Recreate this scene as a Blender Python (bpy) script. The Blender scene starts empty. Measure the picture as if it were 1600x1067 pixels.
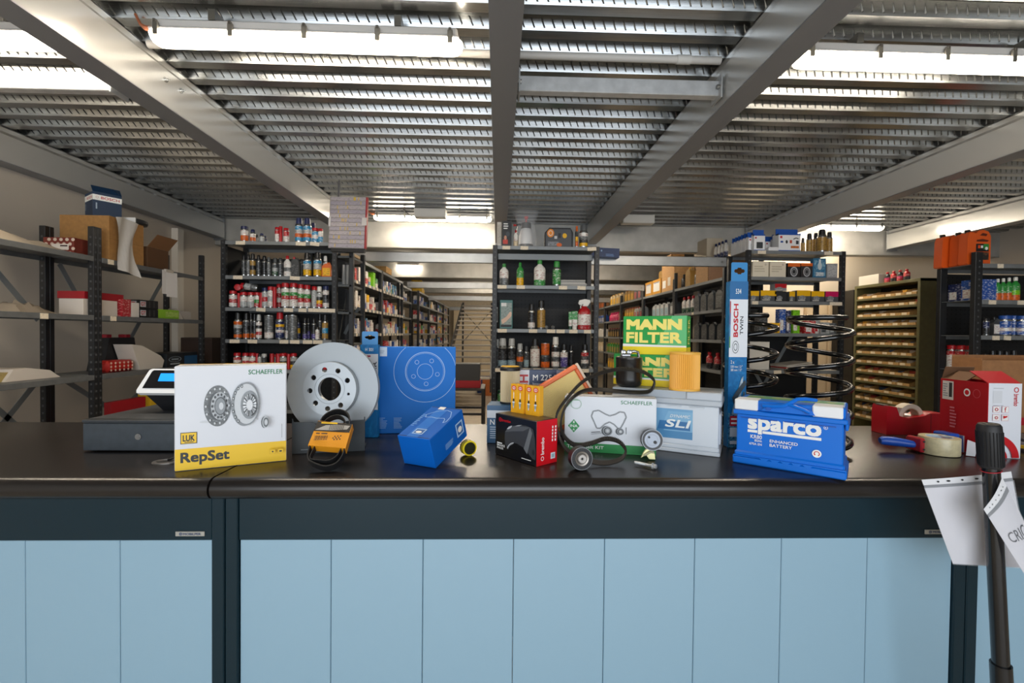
import bpy, math, random
from mathutils import Matrix, Vector
R = math.radians
random.seed(7)
scene = bpy.context.scene
COL = scene.collection
# ------------------------------------------------------------------ camera
CAMZ = 1.49
FPX = 720.0
_y, _p, _r = R(1.75), R(-0.95), R(0.6)
FWD = Vector((math.sin(_y)*math.cos(_p), math.cos(_y)*math.cos(_p), math.sin(_p)))
_rt = Vector((math.cos(_y), -math.sin(_y), 0)); _up = _rt.cross(FWD)
RT = _rt*math.cos(_r) + _up*math.sin(_r); UP = _up*math.cos(_r) - _rt*math.sin(_r)
cd = bpy.data.cameras.new('camera'); cd.sensor_width = 36; cd.lens = 36*FPX/1600
cd.clip_start = .05; cd.clip_end = 80
cd.dof.use_dof = True; cd.dof.focus_distance = 1.62; cd.dof.aperture_fstop = 5.6
cam = bpy.data.objects.new('camera', cd); COL.objects.link(cam)
cm = Matrix.Identity(4)
for i in range(3):
    cm[i][0] = RT[i]; cm[i][1] = UP[i]; cm[i][2] = -FWD[i]
cm[2][3] = CAMZ
cam.matrix_world = cm
scene.camera = cam
# ------------------------------------------------------------------ light and exposure
scene.view_settings.view_transform = 'Standard'; scene.view_settings.look = 'None'
scene.view_settings.gamma = 1; scene.view_settings.use_curve_mapping = False
scene.view_settings.exposure = 0.0
w = bpy.data.worlds.new('sky'); scene.world = w; w.use_nodes = True
w.node_tree.nodes['Background'].inputs[0].default_value = (.62, .78, 1, 1)
w.node_tree.nodes['Background'].inputs[1].default_value = 0.6
def area(name, loc, rot, sx, sy, power, colr):
    l = bpy.data.lights.new(name, 'AREA'); l.shape = 'RECTANGLE'; l.size = sx; l.size_y = sy
    l.energy = power; l.color = colr
    o = bpy.data.objects.new(name, l); COL.objects.link(o); o.location = loc; o.rotation_euler = rot
    return o
# daylight entering through the glazed shop front behind the camera
area('shopfront_daylight', (0.1, -3.4, 1.55), (R(90), 0, 0), 6.0, 2.5, 225, (.90, .95, 1))
LED = 48.0        # emission of the LED tubes
LEDC = (1, .86, .68)
# ------------------------------------------------------------------ projection helpers (pixel of the photo -> point in the room)
def ray(x, y): return FWD + RT*((x-800)/FPX) + UP*((533.5-y)/FPX)
def aY(x, y, Y): d = ray(x, y); v = d*(Y/d.y); v.z += CAMZ; return v
def aX(x, y, X): d = ray(x, y); v = d*(X/d.x); v.z += CAMZ; return v
def aZ(x, y, Z): d = ray(x, y); v = d*((Z-CAMZ)/d.z); v.z += CAMZ; return v
CT = 1.05
def g(x, y): return aZ(x, y, CT)
# ------------------------------------------------------------------ materials
MATS = {}
def lin(h):
    if not isinstance(h, str): return tuple(h)
    c = [int(h[i:i+2], 16)/255 for i in (0, 2, 4)]
    return tuple(v/12.92 if v <= .04045 else ((v+.055)/1.055)**2.4 for v in c)
def m(h, rough=.5, metal=0.0, kind=None, ink=None, coat=0, alpha=1, trans=0, emit=0, scale=1, bump=0, spec=.5):
    key = (h, rough, metal, kind, ink, coat, alpha, trans, emit, scale, bump, spec)
    if key in MATS: return MATS[key]
    mt = bpy.data.materials.new('mat_%s_%s' % (h, kind or 'plain')); mt.use_nodes = True
    nt = mt.node_tree; N = nt.nodes; L = nt.links; b = N['Principled BSDF']
    c = lin(h); b.inputs['Base Color'].default_value = (*c, 1)
    b.inputs['Roughness'].default_value = rough; b.inputs['Metallic'].default_value = metal
    b.inputs['Coat Weight'].default_value = coat; b.inputs['Coat Roughness'].default_value = .08
    b.inputs['Specular IOR Level'].default_value = spec
    if alpha < 1: b.inputs['Alpha'].default_value = alpha
    if trans: b.inputs['Transmission Weight'].default_value = trans
    if emit:
        b.inputs['Emission Color'].default_value = (*c, 1); b.inputs['Emission Strength'].default_value = emit
    if kind:
        tc = N.new('ShaderNodeTexCoord'); mp = N.new('ShaderNodeMapping'); L.new(tc.outputs['Object'], mp.inputs[0])
        nz = N.new('ShaderNodeTexNoise'); L.new(mp.outputs[0], nz.inputs['Vector'])
        rp = N.new('ShaderNodeValToRGB'); L.new(nz.outputs['Fac'], rp.inputs[0])
        e = rp.color_ramp.elements
        if kind == 'print':       # blurred small lettering and pictures on packaging
            mp.inputs['Scale'].default_value = (45*scale, 45*scale, 95*scale); nz.inputs['Scale'].default_value = 1; nz.inputs['Detail'].default_value = 1
            e[0].position = .54; e[1].position = .62; k = lin(ink); k = tuple(.5*a_+.5*b_ for a_, b_ in zip(c, k))
            e[0].color = (*c, 1); e[1].color = (*k, 1)
            L.new(rp.outputs[0], b.inputs['Base Color'])
        elif kind == 'noise':     # faint unevenness of colour and gloss
            mp.inputs['Scale'].default_value = (scale*4,)*3; nz.inputs['Detail'].default_value = 6
            e[0].position = .3; e[1].position = .7
            e[0].color = tuple(v*.86 for v in c)+(1,); e[1].color = tuple(min(1, v*1.1) for v in c)+(1,)
            L.new(rp.outputs[0], b.inputs['Base Color'])
            mr = N.new('ShaderNodeMapRange'); mr.inputs[3].default_value = max(0, rough-.06); mr.inputs[4].default_value = min(1, rough+.08)
            L.new(nz.outputs['Fac'], mr.inputs[0]); L.new(mr.outputs[0], b.inputs['Roughness'])
        elif kind == 'brushed':   # galvanised or turned metal
            mp.inputs['Scale'].default_value = (2*scale, 60*scale, 60*scale); nz.inputs['Detail'].default_value = 5
            e[0].position = .3; e[1].position = .7
            e[0].color = tuple(v*.8 for v in c)+(1,); e[1].color = tuple(min(1, v*1.12) for v in c)+(1,)
            L.new(rp.outputs[0], b.inputs['Base Color'])
        elif kind == 'water':     # bright splashes printed on a carton
            mp.inputs['Scale'].default_value = (6*scale, 6*scale, 4*scale); nz.inputs['Detail'].default_value = 7; nz.inputs['Distortion'].default_value = 1.5
            e[0].position = .45; e[1].position = .72; k = lin(ink)
            e[0].color = (*c, 1); e[1].color = (*k, 1)
            L.new(rp.outputs[0], b.inputs['Base Color'])
        if bump:
            bp = N.new('ShaderNodeBump'); bp.inputs['Strength'].default_value = bump; bp.inputs['Distance'].default_value = .004
            n2 = N.new('ShaderNodeTexNoise'); n2.inputs['Scale'].default_value = 60*scale; L.new(tc.outputs['Object'], n2.inputs['Vector'])
            L.new(n2.outputs['Fac'], bp.inputs['Height']); L.new(bp.outputs[0], b.inputs['Normal'])
    MATS[key] = mt
    return mt
# ------------------------------------------------------------------ mesh builder
class MB:
    def __init__(s): s.v = []; s.f = []; s.mi = []; s.ms = []; s.M = None
    def _m(s, mat):
        if mat not in s.ms: s.ms.append(mat)
        return s.ms.index(mat)
    def add(s, vs, fs, mat):
        o = len(s.v); k = mat if isinstance(mat, list) else None
        for p in vs:
            p = Vector(p)
            s.v.append(s.M @ p if s.M else p)
        for i, f in enumerate(fs):
            s.f.append([o+j for j in f]); s.mi.append(s._m(k[i] if k else mat))
        return s
    def box(s, a, b, mat, ch=0):
        x0, y0, z0 = a; x1, y1, z1 = b
        if not ch:
            vs = [(x, y, z) for z in (z0, z1) for y in (y0, y1) for x in (x0, x1)]
            return s.add(vs, [(0,2,3,1),(4,5,7,6),(0,1,5,4),(2,6,7,3),(0,4,6,2),(1,3,7,5)], mat)
        c = min(ch, abs(x1-x0)/2.01, abs(y1-y0)/2.01, abs(z1-z0)/2.01)
        vs = []; idx = {}
        for i, X in enumerate((x0, x1)):
            for j, Y in enumerate((y0, y1)):
                for k, Z in enumerate((z0, z1)):
                    dx, dy, dz = (c, -c)[i], (c, -c)[j], (c, -c)[k]
                    for a_, p in enumerate(((X, Y+dy, Z+dz), (X+dx, Y, Z+dz), (X+dx, Y+dy, Z))):
                        idx[i, j, k, a_] = len(vs); vs.append(p)
        F = []
        for a_ in range(3):
            for q in (0, 1):
                r = []
                for (u, w_) in ((0,0),(1,0),(1,1),(0,1)):
                    t = [u, w_]; t.insert(a_, q); r.append(idx[t[0], t[1], t[2], a_])
                if (q == 0) != (a_ == 1): r.reverse()
                F.append(r)
        for a_ in range(3):
            b_, c_ = [(1,2),(0,2),(0,1)][a_]
            for u in (0, 1):
                for w_ in (0, 1):
                    lo = [0,0,0]; lo[b_] = u; lo[c_] = w_; hi = lo[:]; hi[a_] = 1
                    F.append([idx[(*lo, b_)], idx[(*hi, b_)], idx[(*hi, c_)], idx[(*lo, c_)]])
        for i in (0,1):
            for j in (0,1):
                for k in (0,1): F.append([idx[i,j,k,a_] for a_ in range(3)])
        return s.add(vs, F, mat)
    def prism(s, pts, h0, h1, mat, plane='xy', capm=None):
        n = len(pts)
        def q(p, h): return {'xy': (p[0], p[1], h), 'xz': (p[0], h, p[1]), 'yz': (h, p[0], p[1])}[plane]
        vs = [q(p, h0) for p in pts] + [q(p, h1) for p in pts]
        fs = [(i, (i+1) % n, n+(i+1) % n, n+i) for i in range(n)] + [list(range(n))[::-1], list(range(n, 2*n))]
        return s.add(vs, fs, [mat]*n + [capm or mat]*2)
    def lathe(s, prof, mat, seg=16, closed=True, sx=1, sy=1, axis='z'):
        n = len(prof); vs = []
        for (r, z) in prof:
            for i in range(seg):
                a = 2*math.pi*i/seg
                p = (r*math.cos(a)*sx, r*math.sin(a)*sy, z)
                vs.append(p if axis == 'z' else ((p[0], -p[2], p[1]) if axis == 'y' else (p[2], p[0], p[1])))
        fs = []; ml = []
        for j in range(n-1):
            mm = mat[j] if isinstance(mat, list) else mat
            for i in range(seg):
                fs.append((j*seg+i, j*seg+(i+1) % seg, (j+1)*seg+(i+1) % seg, (j+1)*seg+i)); ml.append(mm)
        if closed:
            if prof[0][0] > 1e-6: fs.append(list(range(seg))[::-1]); ml.append(ml[0])
            if prof[-1][0] > 1e-6: fs.append([(n-1)*seg+i for i in range(seg)]); ml.append(ml[-1] if n > 1 else mat)
        return s.add(vs, fs, ml)
    def tube(s, path, r, mat, seg=8, closed=False):
        P = [Vector(p) for p in path]; n = len(P); vs = []; fs = []
        up = Vector((0, 0, 1)); prev = None
        for i in range(n):
            a = P[(i-1) % n] if (closed or i > 0) else P[i]; b = P[(i+1) % n] if (closed or i < n-1) else P[i]
            t = (b-a).normalized()
            if prev is None: prev = t.orthogonal().normalized()
            nrm = (prev - t*prev.dot(t)); nrm = nrm.normalized() if nrm.length > 1e-6 else t.orthogonal().normalized()
            prev = nrm; bn = t.cross(nrm); rr = r[i] if isinstance(r, (list, tuple)) else r
            for k in range(seg):
                an = 2*math.pi*k/seg; vs.append(P[i] + nrm*rr*math.cos(an) + bn*rr*math.sin(an))
        for i in range(n if closed else n-1):
            j = (i+1) % n
            for k in range(seg): fs.append((i*seg+k, i*seg+(k+1) % seg, j*seg+(k+1) % seg, j*seg+k))
        if not closed: fs += [list(range(seg))[::-1], [(n-1)*seg+k for k in range(seg)]]
        return s.add(vs, fs, mat)
    def ribbon(s, path, wid, th, mat, closed=True, teeth=0, tmat=None):
        """a flat belt: path points, width vector, thickness, teeth on the inner side"""
        P = [Vector(p) for p in path]; n = len(P); wv = Vector(wid); vs = []; fs = []; nn = []
        for i in range(n):
            a = P[(i-1) % n] if (closed or i) else P[i]; b = P[(i+1) % n] if (closed or i < n-1) else P[i]
            t = (b-a).normalized(); nr = t.cross(wv).normalized(); nn.append((t, nr))
            for du, dn in ((-.5, -.5), (.5, -.5), (.5, .5), (-.5, .5)): vs.append(P[i] + wv*du + nr*th*dn)
        for i in range(n if closed else n-1):
            j = (i+1) % n
            for k in range(4): fs.append((i*4+k, i*4+(k+1) % 4, j*4+(k+1) % 4, j*4+k))
        if not closed: fs += [(3, 2, 1, 0), tuple((n-1)*4+k for k in range(4))]
        s.add(vs, fs, mat)
        if teeth:
            for i in range(n):
                t, nr = nn[i]; c = P[i] + nr*th*.5*teeth; l = (P[(i+1) % n]-P[i]).length*.25
                v2 = []
                for q, ll in ((0, l), (th*.9*teeth, l*.6)):
                    for du, dt in ((-.5, -1), (.5, -1), (.5, 1), (-.5, 1)): v2.append(c + nr*q + wv*du + t*ll*dt)
                s.add(v2, [(4,5,6,7),(0,1,5,4),(1,2,6,5),(2,3,7,6),(3,0,4,7)], tmat or mat)
        return s
    def sheet(s, nu, nv, fn, mat, th=0):
        """surface from fn(u,v) with optional thickness along its normal (approximated by -y/+z)"""
        vs = [Vector(fn(i/(nu-1), j/(nv-1))) for j in range(nv) for i in range(nu)]
        fs = [(j*nu+i, j*nu+i+1, (j+1)*nu+i+1, (j+1)*nu+i) for j in range(nv-1) for i in range(nu-1)]
        return s.add(vs, fs, mat)
    def mesh(s, name, smooth=38):
        me = bpy.data.meshes.new(name); me.from_pydata([tuple(v) for v in s.v], [], s.f)
        for mt in s.ms: me.materials.append(mt)
        me.polygons.foreach_set('material_index', s.mi)
        if smooth:
            me.polygons.foreach_set('use_smooth', [True]*len(me.polygons))
            me.update(); me.set_sharp_from_angle(angle=R(smooth))
        me.update(); return me
def obj(name, mb, parent=None, loc=None, rot=None, M=None, smooth=38):
    me = mb if isinstance(mb, bpy.types.Mesh) else mb.mesh(name, smooth)
    o = bpy.data.objects.new(name, me); COL.objects.link(o)
    if parent: o.parent = parent
    if M is not None: o.matrix_local = M
    if loc is not None: o.location = loc
    if rot is not None: o.rotation_euler = rot
    return o
def tag(o, label, cat, group=None):
    if len(label.split()) > 16: print('LONGLABEL', label)
    o['label'] = label; o['category'] = cat
    if group: o['group'] = group
    return o
def thing(name, label, cat, loc=(0, 0, 0), rz=0, group=None, rot=None):
    o = bpy.data.objects.new(name, None); COL.objects.link(o); o.empty_display_size = .05
    o.location = (loc[0], loc[1], loc[2] + (.0008 if loc[2] > .01 else 0)); o.rotation_euler = rot or (0, 0, rz)
    return tag(o, label, cat, group)
def struct(name, mb, parent=None, **k):
    o = obj(name, mb, parent, **k); o['kind'] = 'structure'; return o
# ------------------------------------------------------------------ printing on faces
TXT = {}
def glyphs(t, bold):
    if (t, bold) not in TXT:
        cu = bpy.data.curves.new('t', 'FONT'); cu.body = t; cu.offset = bold; cu.resolution_u = 3
        o = bpy.data.objects.new('t', cu); me = o.to_mesh()
        vs = [tuple(v.co) for v in me.vertices]; fs = [tuple(p.vertices) for p in me.polygons]
        o.to_mesh_clear(); bpy.data.objects.remove(o); bpy.data.curves.remove(cu)
        xs = [v[0] for v in vs] or [0]; ys = [v[1] for v in vs] or [0]
        x0, x1, y0, y1 = min(xs), max(xs), min(ys), max(ys)
        TXT[t, bold] = ([((v[0]-x0)/max(x1-x0, 1e-6), (v[1]-y0)/max(y1-y0, 1e-6)) for v in vs], fs)
    return TXT[t, bold]
class Print:
    """flat print on a face: fractions u,v of a W x H face, M maps (u,v,n) metres to the thing's space"""
    def __init__(s, M, W, H, bend=0): s.M = M; s.W = W; s.H = H; s.b = MB(); s.n = .0004; s.bend = bend
    def _p(s, u, v):
        x = u*s.W; y = v*s.H
        if s.bend:
            a = (x-s.W/2)/s.bend
            return s.M @ Vector((s.W/2+(s.bend+s.n)*math.sin(a), y, (s.bend+s.n)*math.cos(a)-s.bend))
        return s.M @ Vector((x, y, s.n))
    def up(s): s.n += .00025
    def poly(s, pts, mat): s.up(); s.b.add([s._p(*p) for p in pts], [list(range(len(pts)))], mat); return s
    def rect(s, u0, v0, u1, v1, mat): return s.poly([(u0, v0), (u1, v0), (u1, v1), (u0, v1)], mat)
    def ell(s, u, v, ru, rv, mat, n=28): return s.poly([(u+ru*math.cos(2*math.pi*i/n), v+rv*math.sin(2*math.pi*i/n)) for i in range(n)], mat)
    def ring(s, u, v, ru, rv, t, mat, n=36, a0=0, a1=360):
        s.up(); vs = []
        for i in range(n+1):
            a = R(a0+(a1-a0)*i/n)
            vs += [s._p(u+ru*math.cos(a), v+rv*math.sin(a)), s._p(u+ru*(1-t)*math.cos(a), v+rv*(1-t)*math.sin(a))]
        s.b.add(vs, [(2*i, 2*i+1, 2*i+3, 2*i+2) for i in range(n)], mat); return s
    def line(s, pts, t, mat):
        s.up(); a = s.W/s.H
        for (x0, y0), (x1, y1) in zip(pts, pts[1:]):
            dx, dy = (x1-x0)*a, y1-y0; l = math.hypot(dx, dy) or 1; nx, ny = -dy/l*t/2/a, dx/l*t/2
            s.b.add([s._p(x0+nx, y0+ny), s._p(x0-nx, y0-ny), s._p(x1-nx, y1-ny), s._p(x1+nx, y1+ny)], [(0, 1, 2, 3)], mat)
        return s
    def text(s, t, u0, v0, u1, v1, mat, bold=.0, rot=0, skew=0):
        s.up(); vs, fs = glyphs(t, 0); e = bold*.5/max(1, len(t)*.6); o = []
        tw, tt = ((v1-v0)*s.H, (u1-u0)*s.W) if rot else ((u1-u0)*s.W, (v1-v0)*s.H); f = min(.12, e*tw/tt)
        for (a, b) in [(x*(1-2*e)+e+q*e, y*(1-2*f)+f+q2*f) for q, q2 in (((-1, -1), (1, -1), (-1, 1), (1, 1), (0, 0)) if e else ((0, 0),)) for x, y in vs]:
            a += skew*(b-.5)
            if rot == 90: p = (u1-(u1-u0)*b, v0+(v1-v0)*a)
            elif rot == -90: p = (u0+(u1-u0)*b, v1-(v1-v0)*a)
            else: p = (u0+(u1-u0)*a, v0+(v1-v0)*b)
            o.append(s._p(*p))
        n_ = len(vs)
        for k in range(len(o)//max(n_, 1)): s.b.add([v_+(s.M.to_3x3() @ Vector((0, 0, .00007*k))) for v_ in o[k*n_:(k+1)*n_]], fs, mat)
        return s
    def lines(s, u0, v0, u1, v1, n, mat, seed=1):       # a block of illegibly small lines of print
        rn = random.Random(seed); h = (v1-v0)/n
        for i in range(n):
            s.rect(u0, v0+h*i+h*.25, u0+(u1-u0)*rn.uniform(.6, 1), v0+h*i+h*.7, mat)
        return s
    def done(s, parent, name='print'): return obj(name, s.b, parent, smooth=0)
def FM(face, W, D, H):
    rows = {'F': ((1,0,0,0),(0,0,-1,0),(0,1,0,0)), 'R': ((0,0,1,W),(1,0,0,0),(0,1,0,0)), 'T': ((1,0,0,0),(0,1,0,0),(0,0,1,H)),
            'L': ((0,0,-1,0),(-1,0,0,D),(0,1,0,0)), 'B': ((-1,0,0,W),(0,0,1,D),(0,1,0,0))}[face]
    return Matrix((*rows, (0,0,0,1)))
def prt(face, W, D, H):
    fw, fh = {'F': (W, H), 'B': (W, H), 'R': (D, H), 'L': (D, H), 'T': (W, D)}[face]
    return Print(FM(face, W, D, H), fw, fh)
def carton(name, label, cat, W, D, H, mat, loc, ang, group=None, ch=.0015, rot=None):
    """a closed carton, origin at its front left bottom corner"""
    t = thing(name, label, cat, loc, R(ang), group, rot)
    obj('carton_body', MB().box((0, 0, 0), (W, D, H), mat, ch), t)
    s = MB(); e = .0004      # lid flap seam on top
    s.box((.004, .004, H), (W-.004, .006, H+e), m('3A3530', .8)); s.box((.004, D-.006, H), (W-.004, D-.004, H+e), m('3A3530', .8))
    obj('flap_seam', s, t, smooth=0)
    return t
WHT = m('ECECE8', .5); BLK = m('141414', .5); INK = m('2A2A2C', .6)
# ================================================================== the room
XL, XR, YF, YB = -3.55, 6.6, -3.5, 17.0
DZ = CAMZ+1.40                      # underside of the steel deck
WALLM = m('C6BDB0', .85)
struct('floor', MB().box((XL, YF, -.1), (XR, YB, 0), m('C9BCA9', .4, kind='noise', scale=.5)))
struct('wall_left', MB().box((XL-.15, YF, 0), (XL, YB, 3.2), WALLM))
struct('wall_right', MB().box((XR, YF, 0), (XR+.15, YB, 3.2), WALLM))
struct('wall_back', MB().box((XL, YB, 0), (XR, YB+.15, 3.2), m('D8CDB8', .8, kind='noise')))
struct('wall_side_store', MB().box((2.95, 6.75, 0), (XR, 6.9, 3.2), m('DCD0BC', .8)))
fw = MB()
for a, b in (((XL, YF-.15, 0), (-2.95, YF, 3.2)), ((3.2, YF-.15, 0), (XR, YF, 3.2)), ((-2.95, YF-.15, 2.85), (3.2, YF, 3.2))): fw.box(a, b, WALLM)
struct('wall_front', fw)
wf = struct('window_1', MB().box((-2.95, YF-.09, .02), (3.2, YF-.08, 2.85), m('F4FAFF', .02, trans=1)))
for x in (-2.95, -1.4, .12, 1.64, 3.14): obj('mullion', MB().box((x, YF-.12, 0), (x+.06, YF-.05, 2.85), m('50565A', .4, .6), .004), wf)
st = struct('trim_1', MB().box((XL, 5.12, 0), (XL+.07, 5.22, 2.6), m('D9D3C8', .7), .004))
# steel deck above: one rib per corrugation
ceil = struct('ceiling', MB().box((XL-.15, YF-.15, DZ+.062), (XR+.15, YB+.15, DZ+.16), m('8D8D8A', .7)))
GALV = m('A0A3A4', .24, .95, kind='brushed', scale=.6)
PIT = .166
rib = MB(); pr = [(0, 0), (.06, 0), (.084, .055), (.142, .055), (PIT, 0)]
rib.add([(x, y, z) for x in (XL, XR) for (y, z) in pr], [(i, i+1, i+6, i+5) for i in range(4)], GALV)
ribm = rib.mesh('deck_rib', 20)
em = MB(); sl = Vector((0, PIT-.142, -.055)).normalized(); nn = Vector((0, -.055, -(PIT-.142))).normalized(); base = Vector((0, .142, .055))
x = XL+.02
while x < XR:
    a = base + sl*.010 + Vector((x, 0, 0)); b = base + sl*.050 + Vector((x+.018, 0, 0)); wv = Vector((.004, 0, 0))
    em.add([a-wv, a+wv, b+wv, b-wv, a+nn*.003+sl*.006, b+nn*.004-sl*.006], [(0,1,4), (1,2,5,4), (2,3,5), (3,0,4,5)], GALV); x += .047
emm = em.mesh('embossment', 0)
k = 0
y = YF
while y < 5.95-PIT*.5:
    r_ = obj('deck_rib', ribm, ceil, loc=(0, y, DZ))
    if 1.2 < y: e_ = obj('embossment', emm, r_); e_['kind'] = 'stuff'
    y += PIT
# main beams: cold formed channels, web on the side xw, flange towards dx
BEAMM = m('CDCDCA', .22, .4)
BZ = CAMZ+1.15
def beam(xw, dx, y0, y1, w_=.125, label=''):
    t = thing('ceiling_beam', label, 'beam', (xw, y0, BZ)); L = y1-y0; s = dx; h = DZ-BZ
    b = MB()
    pr = [(0, .004), (0, h-.06), (.02*s, h-.035), (.02*s, h)]; pr2 = [(p[0]+.006*s, p[1]) for p in pr]
    poly = pr + pr2[::-1]
    b.prism(poly if s < 0 else poly[::-1], 0, L, BEAMM, 'xz'); obj('web', b, t)
    obj('bottom_flange', MB().box((min(0, w_*s), 0, 0), (max(0, w_*s), L, .005), m('8E9196', .42, .3)), t)
    obj('top_flange', MB().box((min(.02*s, w_*s), 0, h-.006), (max(.02*s, w_*s), L, h-.001), BEAMM), t)
    obj('flange_lip', MB().box((min(w_*s-.004*s, w_*s), 0, .005), (max(w_*s-.004*s, w_*s), L, .03), BEAMM), t)
    ep = MB(); ep.box((-.004 if s > 0 else -.14, L-.012, -.02), (.14 if s > 0 else .004, L-.001, h-.002), m('96989A', .4, .6), .002)
    epo = obj('end_plate', ep, t)
    for bx in (.03, .10):
        for bz in (.06, .17): obj('bolt', MB().lathe([(.009, 0), (.009, .006), (.004, .006), (.004, .010)], m('B9B9B5', .3, .9), 6, axis='y'), epo, loc=(bx*s, L-.012, bz))
    return t
b1 = beam(-1.72, -1, -3.4, 5.88, label='grey steel ceiling beam running over the left side of the counter')
for (px, py) in ((258, 125), (282, 142)):
    p = aX(px, py, -1.72); obj('bolt', MB().lathe([(.014, 0), (.014, .004), (.008, .004), (.008, .016), (.004, .016), (.004, .026)], m('C8C8C4', .25, .9), 8, axis='x'), b1, loc=(0, p.y+3.4, p.z-BZ))
beam(-.045, 1, -3.4, 5.88, label='grey steel ceiling beam running straight back over the middle')
b3 = beam(1.11, 1, -3.4, 5.88, label='grey steel ceiling beam right of the middle one with a cross bar bolted on')
beam(3.18, 1, -3.4, 5.88, label='pale steel ceiling beam passing above the orange oil jugs side')
beam(5.05, 1, -3.4, 5.88, label='rightmost steel ceiling beam beyond the olive green bin cabinet')
beam(-3.42, -1, -3.4, 5.88, label='dark grey steel edge beam along the top of the left wall')
FASM = m('B9B8B3', .4, .35, kind='noise', scale=.3)
for (yy, zt, lb) in ((5.9, 1.075, 'nearest deep cross beam closing the deck behind the front racks'), (9.2, 1.10, 'second cross beam, deeper in the store above the aisles'), (12.6, 1.10, 'third and farthest cross beam over the aisles')):
    t = thing('cross_beam', lb, 'beam', (0, yy, CAMZ+zt), group='deep cross beams'); h = DZ-CAMZ-zt
    obj('web', MB().box((XL, 0, 0), (XR, .006, h), FASM), t)
    obj('bottom_flange', MB().box((XL, 0, -.002), (XR, .12, .005), m('A5A39D', .4, .4)), t)
    obj('lower_lip', MB().box((XL, -.02, h-.006), (XR, .12, h), FASM), t)
# cross bars between the beams
def crossbar(x0, x1, yy, z0, hgt, label):
    t = thing('cross_bar', label, 'bar', (x0, yy, z0), group='light grey cross bars')
    obj('tube', MB().box((0, 0, 0), (x1-x0, .05, hgt), m('C7C9CA', .4, .3, kind='noise'), .004), t)
    for xx in (.004, x1-x0-.012):
        pl = obj('end_bracket', MB().box((xx, -.03, -.02), (xx+.008, .08, hgt+.02), m('C0C2C2', .4, .4), .002), t)
        obj('bolt', MB().lathe([(.01, 0), (.01, .03)], m('8B8B88', .3, .9), 6, axis='x'), pl, loc=(xx-.015, -.012, hgt*.5))
crossbar(.085, 1.105, 2.30, CAMZ+1.205, .075, 'light grey cross bar between the middle beam and the next right')
crossbar(-3.41, -1.85, 2.30, CAMZ+1.152, .085, 'light grey cross bar in the upper left corner under the lamp')
# white conduit
for (x0, x1, lb) in ((-1.70, -.05, 'white plastic conduit pipe beside the left long lamp'), (.09, 1.10, 'grey white conduit pipe above the bolted cross bar'), (1.25, 3.17, 'white plastic conduit pipe below the right long lamp'), (-3.4, -1.86, 'white plastic conduit pipe in the upper left corner')):
    t = thing('conduit_pipe', lb, 'pipe', (x0, 2.30, DZ-.022), group='conduit pipes')
    obj('pipe', MB().tube([(0, 0, 0), ((x1-x0)/2, 0, 0), (x1-x0, 0, 0)], .019, m('D2CFC9', .5), 12), t)
    sl_ = obj('coupling', MB().tube([((x1-x0)*.78, 0, 0), ((x1-x0)*.78+.07, 0, 0)], .0225, m('DAD8D2', .5), 12), t)
# LED lamps
EMI = m('led', 0.4, 0) if False else None
def emis(name, c, s):
    mt = bpy.data.materials.new(name); mt.use_nodes = True; b = mt.node_tree.nodes['Principled BSDF']
    b.inputs['Base Color'].default_value = (.9, .88, .84, 1); b.inputs['Emission Color'].default_value = (*c, 1); b.inputs['Emission Strength'].default_value = s
    return mt
LEDM = emis('led_diffuser', LEDC, LED)
def lamp(x0, yy, label, L=1.36, z=CAMZ+1.25, detail=True, mat=None):
    t = thing('led_batten_lamp', label, 'lamp', (x0, yy, z), group='LED batten lamps')
    d = MB(); seg = 10; n = 14; prof = []
    def ring(xx, sc): return [(xx, .052*sc*math.cos(math.pi*i/n), .045-.045*sc*math.sin(math.pi*i/n)) for i in range(n+1)]
    st_ = [(.0, .35), (.008, .7), (.025, .93), (.05, 1), (L-.05, 1), (L-.025, .93), (L-.008, .7), (L, .35)]
    vs = []
    for xx, sc in st_: vs += ring(xx, sc)
    q = n+1
    fs = [(j*q+i, (j+1)*q+i, (j+1)*q+i+1, j*q+i+1) for j in range(len(st_)-1) for i in range(n)] + [[j*q for j in range(len(st_))]+[j*q+n for j in range(len(st_)-1, -1, -1)], list(range(q)), [(len(st_)-1)*q+i for i in range(n, -1, -1)]]
    d.add(vs, fs, mat or LEDM); obj('diffuser', d, t)
    h = MB(); h.box((.012, -.05, .046), (L-.012, .05, .058), m('C9C7C4', .5), .004); h.box((.02, -.042, .058), (L-.02, .042, .098), m('BDBBB8', .5), .008); obj('housing', h, t)
    if detail:
        for i in range(5):
            c = MB(); xx = .05+i*(L-.1)/4
            for s in (-1, 1):
                c.box((xx-.011, s*.054-.006, .020), (xx+.011, s*.054+.006, .075), m('8A867E', .3, .8), .002); c.box((xx-.006, s*.054-.010, .07), (xx+.006, s*.054+.006, .082), m('77736C', .3, .8), .001)
                obj('clip', c, t); c = MB()
        for xx in (.28, L-.28): obj('hanger', MB().box((xx-.08, -.03, .098), (xx+.08, .03, .102), m('55534F', .4, .7), .001).box((xx-.015, -.046, .095), (xx+.015, .046, .14), m('6A6862', .4, .7), .001), t)
        obj('cable_gland', MB().tube([(.01, 0, .075), (-.03, 0, .078), (-.06, .01, .10), (-.09, .02, .15)], [.012, .011, .007, .006], m('9B5B3E', .5), 8), t)
    return t
lamp(-1.533, 2.10, 'long lit LED batten lamp left of the middle ceiling beam')
lamp(1.36, 2.12, 'long lit LED batten lamp at the upper right')
lamp(-3.24, 2.15, 'lit LED batten lamp cut off in the upper left corner')
lamp(-1.453, 5.42, 'far lit LED batten lamp in front of the cross beam', z=CAMZ+1.30)
lamp(3.31, 5.50, 'far lit LED batten lamp on the right above the spray cans', z=CAMZ+1.30)
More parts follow.
